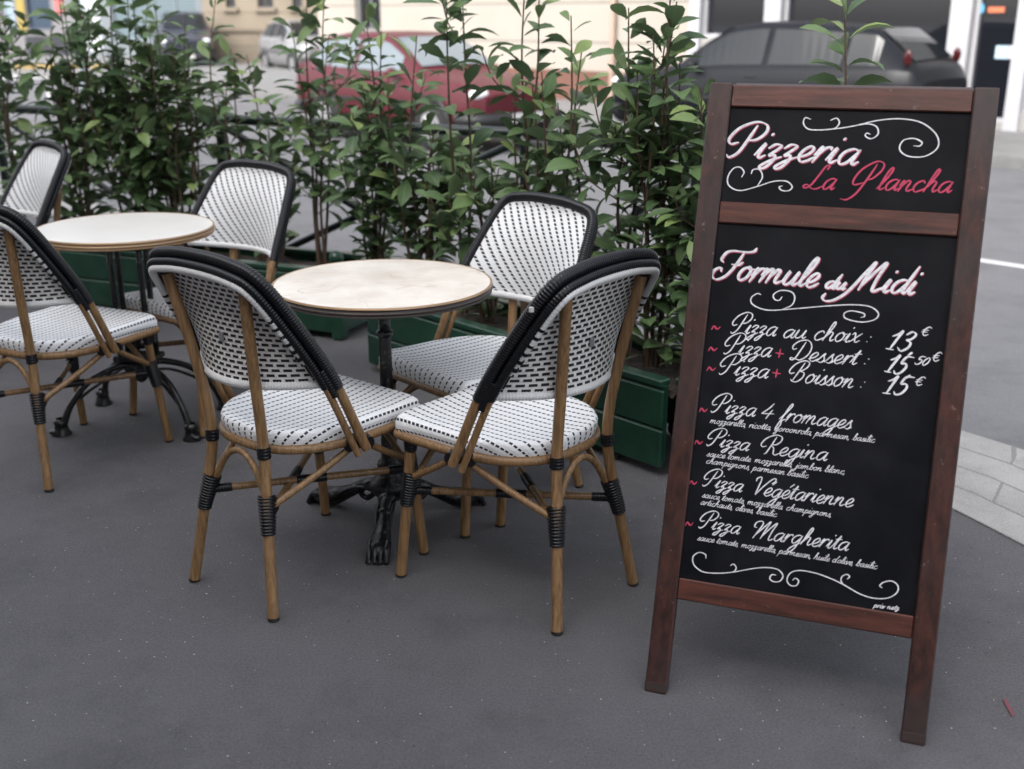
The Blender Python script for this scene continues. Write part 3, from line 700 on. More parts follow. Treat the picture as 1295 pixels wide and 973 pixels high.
def text_strokes(txt, p0, p1, xh, slant=.42, fit=True):
    """strokes in board coordinates; p0, p1: ends of the baseline, xh in photo pixels"""
    k_ = .16*xh; p0 = (p0[0]-k_, p0[1]); p1 = (p1[0]-k_, p1[1])
    a = V(board_uv(*p0, PB)); c = V(board_uv(*p1, PB)); up = V(board_uv(p0[0], p0[1]-xh, PB)); h = (up-a).length
    d = (c-a); L = d.length; d.normalize(); nrm = V((-d.y, d.x))
    wid = sum(G[ch][0] for ch in txt) or 1; sx = L/wid; x = 0; o = []
    for ch in txt:
        adv, S = G[ch]
        jx, jy = random.uniform(-.02, .02), random.uniform(-.03, .03)
        for s in S:
            n = 7 if len(s) > 2 else 3
            pl = crs([(q[0], q[1], 0) for q in s], n)
            o.append([a + d*((x+p.x+jx)*sx + p.y*h*slant) + nrm*(p.y+jy)*h for p in pl])
        x += adv
    return o
def write(items, name, m, w, contrast=.45, pen=R(-20), parent=None, off=(0, 0), lift=.0006, extra=()):
    for it in items:
        bm = MB()
        for s in text_strokes(*it): ribbon(bm, s, w, contrast, pen, off, lift)
        o = bm.build(name, m, parent or sign)
    for ss in extra:
        bm = MB()
        for s in ss: ribbon(bm, s, w, contrast, pen, off, lift)
        o = bm.build(name, m, parent or sign)
    return o
def trace(pts, n=8, z=1.0, o=(0, 0)):
    return [tuple(board_uv(o[0]+p.x/z, o[1]+p.y/z, PB)) for p in crs([(x, y, 0) for x, y in pts], n)]
st_state = random.getstate()
# headings: a rose shadow stroke under a white one
heads = [('Pizzeria', (924, 198), (1084, 209), 19.8), ('Formule', (911, 352), (1033, 364), 18), ('du', (1043, 364), (1069, 367), 9.5), ('Nidi', (1072, 366), (1157, 373), 17.5)]
for it in ([heads[0]], heads[1:]):
    random.seed(3); write(it, 'lettering', M['chalk_rose'], .0074, .35, off=(.0016, -.0014), lift=.0004)
    random.seed(3); write(it, 'lettering', M['chalk_white'], .0066, .60, lift=.0009)
write([('La', (1019, 238), (1055, 241), 14.5), ('Qlancha', (1084, 240), (1203, 244), 14)], 'lettering', M['chalk_pink'], .0042, .5)
fl = [trace(q, 6, 2.977, (860, 80)) for q in (
    [(492, 212), (472, 206), (465, 228), (488, 250), (560, 250), (650, 238), (740, 217), (830, 210), (910, 225), (965, 270), (970, 318), (922, 351), (860, 351), (827, 326), (840, 292), (880, 284), (910, 298), (903, 312), (880, 312)],
    [(566, 216), (590, 208), (600, 225), (585, 245), (560, 250)], [(650, 238), (705, 229), (740, 240), (745, 268), (720, 285), (698, 275), (703, 264), (716, 268)],
    [(232, 430), (241, 410), (225, 392), (200, 398), (180, 430), (185, 462), (225, 480), (290, 465), (350, 446), (400, 445), (422, 465), (410, 480), (385, 480), (373, 468), (386, 462)],
    [(268, 417), (276, 401), (300, 402), (310, 430), (290, 465)],
    [(305, 872), (290, 868), (268, 885), (275, 910), (330, 930), (430, 925), (560, 914), (650, 910), (715, 917), (747, 943), (732, 966), (682, 975), (625, 962), (619, 942), (646, 933), (690, 942), (694, 954), (680, 958)],
    [(384, 880), (374, 893), (357, 890), (352, 872), (380, 856), (420, 862), (432, 885), (420, 912), (385, 927)])]
fl += [trace(q, 6, 3.924, (850, 630)) for q in (
    [(168, 300), (165, 280), (135, 270), (105, 290), (108, 330), (150, 365), (220, 373), (300, 368), (400, 350), (470, 345), (525, 355), (550, 385), (535, 412), (505, 415), (485, 400), (495, 381), (515, 382)],
    [(290, 335), (305, 328), (318, 345), (310, 362), (293, 369)],
    [(598, 408), (612, 398), (628, 412), (615, 435), (585, 432), (570, 405), (590, 370), (640, 360), (720, 375), (800, 405), (860, 435), (930, 475), (1000, 497), (1070, 496), (1115, 470), (1120, 435), (1090, 412), (1050, 418), (1031, 435), (1042, 445)],
    [(868, 402), (880, 391), (868, 379), (845, 388), (838, 410), (852, 432)])]
write([], 'flourish', M['chalk_white'], .0030, .3, R(20), extra=[fl[0:3], fl[3:5], fl[5:7], fl[7:9], fl[9:11]])
rows_ = [('Pizza', (927, 421), (981, 426), 12), ('au', (990, 427), (1019, 429), 11), ('choix', (1029, 430), (1087, 434), 12), (':', (1096, 433), (1102, 434), 10),
         ('Pizza', (918, 447), (975, 452), 12), ('Dessert', (1000, 455), (1084, 462), 11.5), (':', (1093, 461), (1099, 462), 10),
         ('Pizza', (912, 473), (971, 479), 12), ('Boisson', (999, 482), (1079, 491), 12), (':', (1088, 490), (1094, 491), 10)]
write(rows_, 'lettering', M['chalk_white'], .0029, .4)
nums = [('13', (1121, 441), (1151, 445), 12.5), (',', (1153, 446), (1158, 447), 12), ('15', (1119, 470), (1145, 474), 11.5), (',', (1150, 475), (1155, 476), 12), ('15', (1117, 497), (1147, 500), 11.5)]
write(nums, 'lettering', M['chalk_white'], .0050, .5)
sups = [('€', (1164, 424), (1175, 425), 5.6), ('50', (1157, 460), (1173, 463), 5.4), ('€', (1178, 457), (1189, 457), 5.6), ('€', (1156, 487), (1167, 488), 5.6)]
write(sups, 'lettering', M['chalk_white'], .0027, .3)
pz = [('Pizza', (902, 521), (955, 527), 11), ('4', (962, 528), (979, 530), 9.5), ('fromages', (986, 532), (1077, 543), 11),
      ('Pizza', (896, 563), (947, 571), 10.5), ('Regina', (964, 574), (1046, 583), 11),
      ('Pizza', (891, 614), (938, 623), 10.5), ('Végétarienne', (951, 625), (1078, 642), 11),
      ('Pizza', (886, 667), (935, 676), 10.5), ('Margherita', (953, 680), (1073, 697), 11)]
write(pz, 'lettering', M['chalk_white'], .0028, .4)
sm = [('mozzarella, ricotta, goroonrola, parmesan, basilic', (898, 535), (1106, 560), 4.2), ('sauce tomate. mozzarella, jambon blanc,', (894, 577), (1069, 600), 4.2),
      ('champignons, parmesan basilic', (893, 586), (1022, 605), 4.2), ('sauce tomate, mozzarella. champignons,', (888, 629), (1052, 654), 4.2),
      ('artichauts, olives, basilic', (886, 638), (982, 654), 4.2), ('sauce tomate, mozzarella, parmesan, huile d\'olive, basilic', (882, 683), (1109, 720), 4.2)]
write(sm, 'lettering', M['chalk_white'], .0014, .25)
write([('priv netz', (1105, 768), (1137, 772), 3.4)], 'lettering', M['chalk_white'], .0017, .2)
til = []
for x, y, k in ((906, 415, 1), (902, 442, 1), (900, 467, 1), (890, 519, .9), (884, 560, .9), (877, 611, .9), (872, 663, .9)):
    til.append([trace([(x-6*k, y+2), (x-3*k, y-2.5), (x+1*k, y+1.5), (x+5*k, y-1.5)], 5)])
for x, y in ((986, 447), (982, 472)):
    til.append([trace([(x-5, y-.5), (x+5, y+.8)], 3), trace([(x+1, y-5), (x-1, y+5.5)], 3)])
write([], 'lettering', M['chalk_pink'], .0042, .4, R(30), extra=til)

# ------------------------------------------------------------------ planters and shrubs
def planter(a, c, depth, label, h=.338, ball=False):
    """a, c: ends of the front face on the ground (front = towards the camera)"""
    a = V((a[0], a[1], 0)); c = V((c[0], c[1], 0)); L = (c-a).length; d = (c-a).normalized(); nb = V((-d.y, d.x, 0))
    if nb.dot(a) < 0: nb = -nb
    root = empty('planter_box', (a+c)/2+nb*depth/2, atan2(d.y, d.x)); s = 1 if nb.dot(V((-d.y, d.x, 0))) > 0 else -1
    z0 = .032
    for sy in (-1, 1):
        b = MB(); hh = (h-.03-z0)/2
        for k in range(2): b.box((0, sy*(depth/2-.012), z0+hh*(k+.5)), (L-.10, .022, hh-.006), bev=.005)
        b.box((0, sy*(depth/2-.02), (z0+h)/2), (L-.10, .018, h-z0-.04)); b.build('side_panel', M['green'], root)
    for sx in (-1, 1):
        b = MB(); hh = (h-.03-z0)/2
        for k in range(2): b.box((sx*(L/2-.012), 0, z0+hh*(k+.5)), (.022, depth-.10, hh-.006), bev=.005)
        b.box((sx*(L/2-.02), 0, (z0+h)/2), (.018, depth-.10, h-z0-.04)); b.build('end_panel', M['green'], root)
    for sx in (-1, 1):
        for sy in (-1, 1):
            b = MB(); p = V((sx*(L/2-.027), sy*(depth/2-.027), 0)); b.box(p+V((0, 0, (h+.012+.006)/2)), (.060, .060, h+.012-.006), bev=.005)
            if ball: b.lathe([(.018, h+.010), (.014, h+.02), (.030, h+.038), (.036, h+.056), (.028, h+.078), (0, h+.088)], p, 14); b.build('corner_post', M['green'], root)
            w = MB(); w.tube([p+V((-.24*sx, -.012, .027)), p+V((-.24*sx, .012, .027))], .026, 14); w.box(p+V((-.24*sx, 0, .05)), (.04, .04, .012)); w.build('castor', M['iron'], root)
    b = MB()
    for sy in (-1, 1): b.box((0, sy*(depth/2-.024), h-.012), (L-.115, .050, .026), bev=.005)
    for sx in (-1, 1): b.box((sx*(L/2-.024), 0, h-.012), (.050, depth-.115, .026), bev=.005)
    b.build('rim', M['green'], root)
    b = MB(); rows = []; rnd = random.Random(int(L*1000))
    for i in range(9): rows.append([V((-L/2+.04+(L-.08)*j/30, -depth/2+.04+(depth-.08)*i/8, h-.055+rnd.uniform(-.012, .02))) for j in range(31)])
    b.quadgrid(rows); b.build('soil', M['soil'], root)
    tag(root, label, 'planter', 'green planters along the edge of the terrace')
    return (a+nb*depth/2, c+nb*depth/2)
PR = planter((-.655, 4.60), (.520, 3.345), .38, 'dark green planter box on castors behind the cream table, reaching the chalkboard')
PLa, PLb = (-3.55, 6.15), (-.80, 5.02)
PL = planter(PLa, PLb, .40, 'dark green planter box on castors behind the white table', ball=True)
PS = planter((.70, 3.40), (1.00, 3.10), .28, 'small dark green planter box hidden behind the chalkboard')

def leaf_mesh(b, base, d, nrm, L, wd, tone, droop, fold):
    d = d.normalized(); s = d.cross(nrm).normalized(); n = s.cross(d).normalized(); NSEG = 5
    prof = [.10, .58, .96, 1.0, .66, .03]; i0 = len(b.v); 
    p = base.copy(); ang = 0
    for i in range(NSEG+1):
        w = wd*.5*prof[i]; t = i/NSEG
        dd = d*cos(ang)-n*sin(ang); nn = n*cos(ang)+d*sin(ang)
        b.v += [tuple(p-s*w+nn*w*fold), tuple(p), tuple(p+s*w+nn*w*fold)]; b.tone += [tone]*3
        p = p+dd*(L/NSEG); ang += droop/NSEG
    for i in range(NSEG):
        k = i0+3*i
        for a, q in (((k, k+1, k+4, k+3), (-.5, 0, 0, -.5)), ((k+1, k+2, k+5, k+4), (0, .5, .5, 0))):
            b.uv[len(b.f)] = [(q[0], 0), (q[1], 0), (q[2], 1), (q[3], 1)]; b.f.append(a); b.mi.append(0); b.sm.append(True)
def shrub(x, y, height, stems, spread, per, label, seed, z0=.30, low=.10, lsize=1.0, lean=(0, 0), side=.5, name='laurel_shrub', young=.25):
    rnd = random.Random(seed); root = empty(name, (x, y, z0))
    S = MB(); B = MB(); B.tone = []
    def leaves(P, t0, n, big=1.0):
        phi = rnd.uniform(0, 6.28)
        for k in range(n):
            t = t0+(1-t0)*(k+rnd.uniform(-.3, .3))/n; t = min(.999, max(0, t)); f = t*(len(P)-1); i = int(f); i = min(i, len(P)-2)
            p = P[i].lerp(P[i+1], f-i); ax = (P[i+1]-P[i]).normalized(); phi += 2.4+rnd.uniform(-.5, .5)
            o = ax.orthogonal().normalized(); o2 = ax.cross(o); rad = o*cos(phi)+o2*sin(phi)
            el = rnd.uniform(.1, .75)+.5*max(0, t-.8)*3
            d = rad*cos(el)+ax*sin(el); up = V((0, 0, 1))*.8+rad*.25+V((rnd.uniform(-.4, .4), rnd.uniform(-.4, .4), 0))
            L = rnd.uniform(.085, .150)*lsize*big*(1 if t < .93 else .72); tone = min(1, max(0, rnd.gauss(.36, .26)+(young if t > .86 else 0)))
            ps = p+d*.012; leaf_mesh(B, ps, d, up, L, L*rnd.uniform(.35, .48), tone, rnd.uniform(.2, 1.1), rnd.uniform(.15, .5))
    for k in range(stems):
        a = rnd.uniform(0, 6.28); r0 = rnd.uniform(0, .05); h = height*(1 if k == 0 else rnd.uniform(.62, .99)); sp = spread*rnd.uniform(.35, 1)
        base = V((cos(a)*r0, sin(a)*r0, 0)); tip = V((cos(a)*sp+lean[0], sin(a)*sp+lean[1], h)) if k else V((lean[0], lean[1], h))
        mid = base.lerp(tip, .5)+V((rnd.uniform(-.04, .04), rnd.uniform(-.04, .04), 0))+V((cos(a), sin(a), 0))*sp*.1
        P = crs([base, base.lerp(mid, .5)+V((rnd.uniform(-.02, .02), rnd.uniform(-.02, .02), 0)), mid, mid.lerp(tip, .5)+V((rnd.uniform(-.025, .025), rnd.uniform(-.025, .025), 0)), tip], 5)
        S.tube(P, lambda q: .0065*(1-q)+.0022, 6); leaves(P, low, int(per*h/height))
        for j in range(int(rnd.uniform(.4, 1)*side*6)):
            i = int(len(P)*rnd.uniform(.2, .85)); b0 = P[i]; an = rnd.uniform(0, 6.28); l = rnd.uniform(.12, .28)
            Q = crs([b0, b0+V((cos(an)*l*.55, sin(an)*l*.55, l*.4)), b0+V((cos(an)*l*.8, sin(an)*l*.8, l))], 4)
            S.tube(Q, .0026, 5); leaves(Q, .15, int(5+l*38), .95)
    S.build('stem', M['stem'], root); B.build('foliage', M['leaf'], root)
    return tag(root, label, 'shrub', 'leafy shrubs growing in the planters')
def along(P, px):
    """point on the planter's centre line seen at photo column px"""
    a, c = P; best = None
    for k in range(-10, 111):
        p = a.lerp(c, k/100); q = p+V((0, 0, .5))-CAM; x = CX+FPX*q.dot(RT)/q.dot(FWD)
        if best is None or abs(x-px) < best[0]: best = (abs(x-px), p)
    return best[1]
def height_for(p, py):
    lo, hi = .3, 3
    for _ in range(30):
        m = (lo+hi)/2; q = V((p.x, p.y, m))-CAM; y = CY-FPX*q.dot(UPV)/q.dot(FWD)
        if y > py: lo = m
        else: hi = m
    return lo
SH = [ # planter, column, top row, stems, spread, leaves per stem, first leaf, side shoots, label
 (PL, 30, -40, 4, .12, 34, .15, .35, 'slender shrub with one tall leafy stem at the left edge'),
 (PL, 112, -20, 7, .20, 38, .05, .7, 'dense bushy shrub behind the sideways chair at far left'),
 (PL, 172, -45, 8, .19, 42, .03, .8, 'tallest dense shrub, right above the white tabletop'),
 (PL, 222, 5, 7, .15, 30, .05, .5, 'dense shrub just right of the tallest one'),
 (PL, 296, -5, 3, .07, 24, .30, .10, 'thin sparse shrub with bare stems left of the white chair back'),
 (PL, 256, 15, 3, .11, 28, .20, .4, 'open shrub with a few tall shoots in front of the distant dark car'),
 (PL, 326, 70, 3, .10, 24, .22, .35, 'airy shrub between the bare stems and the big leaved one'),
 (PL, 345, 190, 3, .12, 16, .10, .2, 'low loose shrub rising above the chair back behind the white table'),
 (PL, 408, -30, 5, .13, 26, .34, .35, 'big leaved shrub in front of the red car door'),
 (PR, 474, 10, 7, .16, 30, .08, .5, 'bushy shrub covering the side of the red car'),
 (PR, 534, 45, 6, .16, 28, .05, .6, 'dark bushy shrub in front of the red car wheel'),
 (PR, 590, -40, 2, .08, 30, .25, .45, 'tall shrub with a pale stem crossing the red bonnet'),
 (PR, 664, -40, 4, .12, 27, .30, .45, 'tall shrub with a dark red brown stem beside the red headlight'),
 (PR, 717, 20, 4, .12, 26, .25, .3, 'bright tipped shrub between headlight and drainpipe'),
 (PR, 620, 200, 4, .15, 20, .02, .5, 'low bushy shrub above the cream table chair back'),
 (PR, 785, 10, 3, .09, 28, .12, .5, 'upright shrub in front of the downpipe'),
 (PR, 832, -40, 6, .12, 36, .06, .6, 'tall thick shrub left of the chalkboard'),
 (PR, 872, 110, 5, .09, 26, .02, .4, 'pale leaved shrub touching the left edge of the chalkboard'),
]
for i, (P, px, py, ns, sp, per, low, side, lab) in enumerate(SH):
    p = along(P, px); hh = height_for(p, py)-.30
    shrub(p.x, p.y, hh, ns, sp, per, lab, 40+i, low=low, side=side)
p = (PS[0]+PS[1])/2; shrub(p.x, p.y, height_for(p, -10)-.30, 1, .05, 38, 'single bright green shoot rising behind the top of the chalkboard', 77, low=.3, side=.0, lsize=1.2, young=.45)

# ------------------------------------------------------------------ crossed barrier behind the planters
fence = empty('crossed_barrier', (-.71, 5.55, 0)); tag(fence, 'dark metal street barrier with crossed bars, half hidden by the shrubs', 'barrier')
fl_ = [V((-3.05, 6.72, 0)), V((-1.53, 5.95, 0)), V((.06, 5.18, 0)), V((.74, 4.46, 0))]
O_ = V(fence.location)
for i, p in enumerate(fl_):
    b = MB(); b.tube([p-O_, p-O_+V((0, 0, .99))], .026, 12); b.blob(p-O_+V((0, 0, .995)), .034, .034, .03); b.lathe([(.045, .001), (.045, .03), (.028, .04)], p-O_, 12); b.build('post', M['green_dark'], fence)
for a, c in zip(fl_, fl_[1:]):
    Z = V((0, 0, 1)); a0, c0 = a-O_, c-O_
    for z in (.945, .10):
        b = MB(); b.tube([a0+Z*z, c0+Z*z], .026, 8); b.build('rail', M['green_dark'], fence)
    d = (c-a).normalized(); ofs = V((-d.y, d.x, 0))*.019
    for z0, z1, s in ((.12, .925, 1), (.925, .12, -1)):
        b = MB(); b.tube([a0+Z*z0+ofs*s, c0+Z*z1+ofs*s], .019, 8); b.build('cross_bar', M['green_dark'], fence)

# ------------------------------------------------------------------ cars
def car(name, loc, heading, paint, L, Wd, Hh, label, cat='car', tail='hatch', glassc=(.008, .010, .012), grp='cars standing across the street', headl=True):
    root = empty(name, loc, heading); tag(root, label, cat, grp)            # +x is the nose
    gl = mat(name+'_glass', glassc, .05, 0, .45); blk = mat('black_trim', (.012, .012, .014), .5); lampc = mat('headlight_glass', (.75, .76, .78), .12); redl = mat('tail_light', (.05, .004, .005), .2)
    h = L/2
    # station: x, underside, belt height, top height, half width at belt, half width at top
    bt = .62*Hh
    S = [(h, .30, .48*Hh, .50*Hh, .36*Wd, .30*Wd), (h-.10, .22, .52*Hh, .55*Hh, .44*Wd, .38*Wd), (h-.45, .20, .555*Hh, .60*Hh, .475*Wd, .42*Wd), (h-.95, .20, .60*Hh, .655*Hh, .49*Wd, .42*Wd), (h-1.10, .20, .61*Hh, .68*Hh, .495*Wd, .42*Wd),
         (h-1.45, .20, .625*Hh, .84*Hh, .50*Wd, .385*Wd), (h-1.78, .20, .63*Hh, .965*Hh, .50*Wd, .36*Wd), (h-2.15, .20, .635*Hh, 1.0*Hh, .50*Wd, .355*Wd), (h-2.75, .20, .645*Hh, .995*Hh, .50*Wd, .355*Wd),
         (-h+.62, .20, .66*Hh, .955*Hh, .495*Wd, .345*Wd), (-h+.30, .22, .67*Hh, .80*Hh, .485*Wd, .37*Wd), (-h+.10, .26, .66*Hh, .685*Hh, .46*Wd, .41*Wd), (-h, .32, .56*Hh, .58*Hh, .43*Wd, .39*Wd)]
    def ringpts(s):
        x, zb, zl, ztp, wb, wt = s
        half = [(wb*.80, zb), (wb*.97, zb+.07), (wb*1.0, zb+(zl-zb)*.5), (wb*.985, zl-.03), (wb*.955, zl), (wt, ztp-.02), (wt*.86, ztp), (0, ztp+.012)]
        return [V((x, y, z)) for y, z in half]+[V((x, -y, z)) for y, z in half[-2::-1]]
    Sf = []
    for a, c in zip(S, S[1:]):
        for k in range(3): Sf.append(tuple(p+(q-p)*k/3 for p, q in zip(a, c)))
    Sf.append(S[-1])
    b = MB(); R_ = [ringpts(s) for s in Sf]; b.quadgrid(R_, 0, True); b.face(R_[0][::-1]); b.face(R_[-1])
    for A in (R_,): b.quadgrid([[r[0] for r in A], [r[-1] for r in A]], 1)
    o = b.build('body', [paint, blk], root)
    sub = o
    def stn(x):
        for a, c in zip(S, S[1:]):
            if c[0] <= x <= a[0]:
                k = (a[0]-x)/(a[0]-c[0]); return tuple(p+(q-p)*k for p, q in zip(a, c))
    def side(x, t, sy, out=.008):
        s = stn(x); y = s[4]*.955+(s[5]-s[4]*.955)*t; z = s[2]+(s[3]-.02-s[2])*t
        return V((x, sy*(y+out), z+out*.4))
    for sy in (-1, 1):
        for x0, x1 in ((h-1.42, h-2.30), (h-2.38, -h+.95), (-h+.90, -h+.52)):
            n = 8; lo = []; up = []
            for k in range(n+1):
                x = x0+(x1-x0)*k/n; s = stn(x); room = (s[3]-s[2])
                lo.append(side(x, .10, sy)); up.append(side(x, max(.14, .88), sy))
            w = MB(); rows = [lo, up]; w.quadgrid(rows, 0, False, flip=sy > 0); w.build('side_window', gl, root)
    def cross(x, t, out=.008):
        pass
    # windscreen and rear glass
    for xs, nm, sg in (([h-1.16, h-1.45, h-1.74], 'windscreen', 1), ([-h+.60, -h+.42, -h+.24, -h+.16], 'rear_window', -1)):
        w = MB(); rows = []
        for x in xs:
            s = stn(x); wt = s[5]*.90; rows.append([V((x+sg*.010, wt*q, s[3]+.012+.010-(.0 if abs(q) < .9 else .012))) for q in (-1, -.5, 0, .5, 1)])
        w.quadgrid(rows, 0, True, flip=sg < 0); w.build(nm, gl, root)
    for sx, x in ((1, h-.78), (-1, -h+.78)):
        for sy in (-1, 1):
            y = sy*(Wd/2-.10); r = .30
            t = MB(); rows = [(r*.62, .10), (r*.92, .105), (r, .08), (r, -.08), (r*.92, -.105)]
            t.quadgrid([[V((x+cos(2*pi*k/24)*q, y+sy*w, r+sin(2*pi*k/24)*q)) for k in range(24)] for q, w in rows], 0, True, closed=True)
            wh = t.build('wheel', mat('tyre', (.015, .015, .016), .8), root)
            d = MB(); d.face([V((x+cos(2*pi*k/24)*r*.64, y+sy*.090, r+sin(2*pi*k/24)*r*.64)) for k in range(24)])
            for k in range(5):
                a = 2*pi*k/5; d.box((x+cos(a)*r*.32, y+sy*.097, r+sin(a)*r*.32), (r*.5, .02, .07), Matrix.Rotation(-a, 3, 'Y'))
            d.build('rim', mat('alloy_rim', (.45, .45, .46), .35, .6), wh)
            ar = MB(); ar.tube([V((x+cos(pi*k/14)*(r+.055), sy*(Wd/2*.985), r+sin(pi*k/14)*(r+.055))) for k in range(15)], .03, 6); ar.build('wheel_arch', blk, root)
    for sx, nm in ((1, 'bumper'), (-1, 'bumper')):
        t = MB(); P = [V((sx*(h-.30), -Wd*.475, .40)), V((sx*(h-.05), -Wd*.42, .40)), V((sx*(h+.035), -Wd*.2, .40)), V((sx*(h+.04), Wd*.2, .40)), V((sx*(h-.05), Wd*.42, .40)), V((sx*(h-.30), Wd*.475, .40))]
        t.tube(crs(P, 5), .085, 8); t.build(nm, blk, root)
        pl = MB(); pl.box((sx*(h+.13), 0, .42), (.01, .50, .11), bev=.002); pl.build('number_plate', M['paper'], root)
    for sy in (-1, 1):
        t = MB(); t.blob((h-.12, sy*Wd*.355, .50*Hh), .10, .155, .075); t.build('headlight', lampc, root)
        t = MB(); t.blob((-h+.18, sy*Wd*.445, (.75 if tail == 'tall' else .66)*Hh), .05, .025, .09 if tail == 'tall' else .08); t.build('tail_light', redl, root)
        t = MB(); t.blob((h-1.42, sy*(Wd*.5+.07), .66*Hh), .07, .09, .06); t.build('wing_mirror', paint, root)
        t = MB(); t.box((-.05, sy*Wd*.502, .40*Hh), (L*.46, .02, .05), bev=.008); t.build('side_trim', blk, root)
        for x in (h-2.18, -h+1.22):
            t = MB(); t.box((x, sy*Wd*.492, .585*Hh), (.15, .025, .03), bev=.008); t.build('door_handle', blk, root)
    return root
def heading(v): return atan2(v.y, v.x)
redp = mat('red_car_paint', (.085, .014, .020), .38, 0, .3, 0)
darkp = mat('dark_grey_car_paint', (.007, .008, .011), .32, 0, .22, 0)
whitep = mat('white_car_paint', (.20, .20, .205), .3, 0, .5, .4)
navy = mat('dark_blue_car_paint', (.02, .022, .035), .25, 0, .5, .5)
car('parked_car', (-1.22, 15.3, GZ), heading(-E1), redp, 3.85, 1.62, 1.39, 'dark red hatchback parked across the street behind the shrubs', glassc=(.17, .20, .22))
car('parked_car', (3.42, 14.7, GZ), heading(V((-.77, .64, 0))), darkp, 4.25, 1.78, 1.52, 'dark grey hatchback parked in front of the shop window, behind the chalkboard', tail='tall')
car('distant_car', (on_depth(236, 70, 38).x, 38, GZ), heading(V((.28, -1, 0))), navy, 4.1, 1.75, 1.75, 'dark car with pale roof standing far off at the left crossing')
car('distant_car', (on_depth(384, 50, 35).x, 35, GZ), heading(V((.5, -.86, 0))), whitep, 4.0, 1.7, 1.5, 'white car far off behind the big leaved shrub')

# ------------------------------------------------------------------ buildings across the street
def stucco(name, c, groove=None, dirt=.8):
    m = mat(name, c, .85); t = NT(m); cc = t.mix(t.step(t.noise(.9, 5), .35, .75), c, tuple(x*dirt for x in c))
    if groove:
        sep = t.n('ShaderNodeSeparateXYZ'); t.l(t.coord(), sep.inputs[0])
        f = t.math('FRACT', t.math('ADD', t.math('DIVIDE', sep.outputs[2], groove[0]), 10+groove[1]))
        k = t.math('LESS_THAN', f, .045); cc = t.mix(k, cc, tuple(x*.55 for x in c)); t.bump(t.math('SUBTRACT', 1.0, k), .8, .03)
    t.col(cc); return m
glass = mat('shop_glass', (.010, .011, .015), .03, 0, .9)
frame_w = mat('white_window_frame', (.42, .42, .44), .45)
class Facade:
    """local x along the wall, y into the building, z up"""
    def __init__(s, p0, p1, name, label, cat='building'):
        s.o = V((p0.x, p0.y, 0)); s.d = V((p1.x-p0.x, p1.y-p0.y, 0)); s.L = s.d.length; s.d.normalize(); s.n = V((-s.d.y, s.d.x, 0))
        if s.n.dot(s.o) < 0: s.n = -s.n
        s.flip = s.n.dot(V((-s.d.y, s.d.x, 0))) < 0
        s.root = empty(name, s.o, atan2(s.d.y, s.d.x)); tag(s.root, label, cat); s.sg = -1 if s.flip else 1
    def px(s, x, y):
        r = ray(x, y); k = s.o.dot(s.n)/r.dot(s.n); p = CAM+r*k-s.o; return p.dot(s.d), p.z+CAMH-CAMH
    def box(s, x0, x1, z0, z1, y0, y1, m, nm, parent=None, bev=0):
        b = MB(); b.box(((x0+x1)/2, s.sg*(y0+y1)/2, (z0+z1)/2), (abs(x1-x0), abs(y1-y0), abs(z1-z0)), bev=bev); return b.build(nm, m, parent or s.root)
    def wall(s, x0, x1, z1, thick, holes, m, z0=-.12):
        """wall with rectangular openings (x0,x1,z0,z1), sorted and not overlapping in x"""
        b = MB(); hs = sorted(holes); xs = x0
        def bb(a, c, e, f):
            if c-a > 1e-3 and f-e > 1e-3: b.box(((a+c)/2, s.sg*thick/2, (e+f)/2), (c-a, thick, f-e))
        for a, c, e, f in hs:
            bb(xs, a, z0, z1); bb(a, c, z0, e); bb(a, c, f, z1); xs = c
        bb(xs, x1, z0, z1); return b.build('wall', m, s.root)
def window(F, x0, x1, z0, z1, fm, gm, bars=1, deep=.12, fw=.06):
    b = MB()
    for a, c, e, f in ((x0, x0+fw, z0, z1), (x1-fw, x1, z0, z1), (x0+fw, x1-fw, z1-fw, z1), (x0+fw, x1-fw, z0, z0+fw)):
        b.box(((a+c)/2, F.sg*deep, (e+f)/2), (c-a, .07, f-e))
    for k in range(bars):
        x = x0+(x1-x0)*(k+1)/(bars+1); b.box((x, F.sg*deep, (z0+z1)/2), (fw*.7, .05, z1-z0-2*fw))
    o = b.build('window', fm, F.root); g = MB(); g.box(((x0+x1)/2, F.sg*(deep+.02), (z0+z1)/2), (x1-x0-fw, .012, z1-z0-fw)); g.build('pane', gm, o); return o
# 1 beige rendered building
beige = stucco('beige_render', (.37, .335, .29), (.68, .52), .9)
pA, pB = on_street(404, 60, NWALL), on_street(876, 60, NWALL)
FB = Facade(pB, pA, 'rendered_building', 'cream rendered building with grooved courses and reddish plinth, behind the red car')
wx0, wz = FB.px(482, 40); wx1, _ = FB.px(450, 40)
holes = [(wx0, wx1, wz, wz+1.9)]
for k in range(2): holes.append((1.6+k*2.6, 2.7+k*2.6, 3.6, 5.6))
holes = [q for q in holes if q[2] > 3 or True]
hs = [(wx0, wx1, wz, wz+1.9)]
x = .9
FB.wall(0, FB.L, 10.5, .35, hs, beige)
zpl = FB.px(700, 88)[1]
FB.box(0, FB.L, -.12, zpl, -.05, -.003, stucco('red_plinth', (.16, .075, .055)), 'plinth')
window(FB, wx0, wx1, wz, wz+1.9, mat('grey_window_frame', (.2, .2, .2), .5), glass, 1)
FB.box(wx0-.08, wx1+.08, wz-.08, wz, -.10, .05, stucco('stone_sill', (.42, .38, .33)), 'sill')
for k in range(3):
    for z in (3.7, 6.9): window(FB, 1.2+k*2.6, 2.3+k*2.6, z, z+1.9, frame_w, glass, 1, deep=-.02)
xp = FB.px(778, 50)[0]; b = MB(); b.tube([V((xp, FB.sg*-.07, 0)), V((xp, FB.sg*-.07, 10))], .05, 10); b.build('downpipe', stucco('downpipe_paint', (.42, .31, .25)), FB.root)
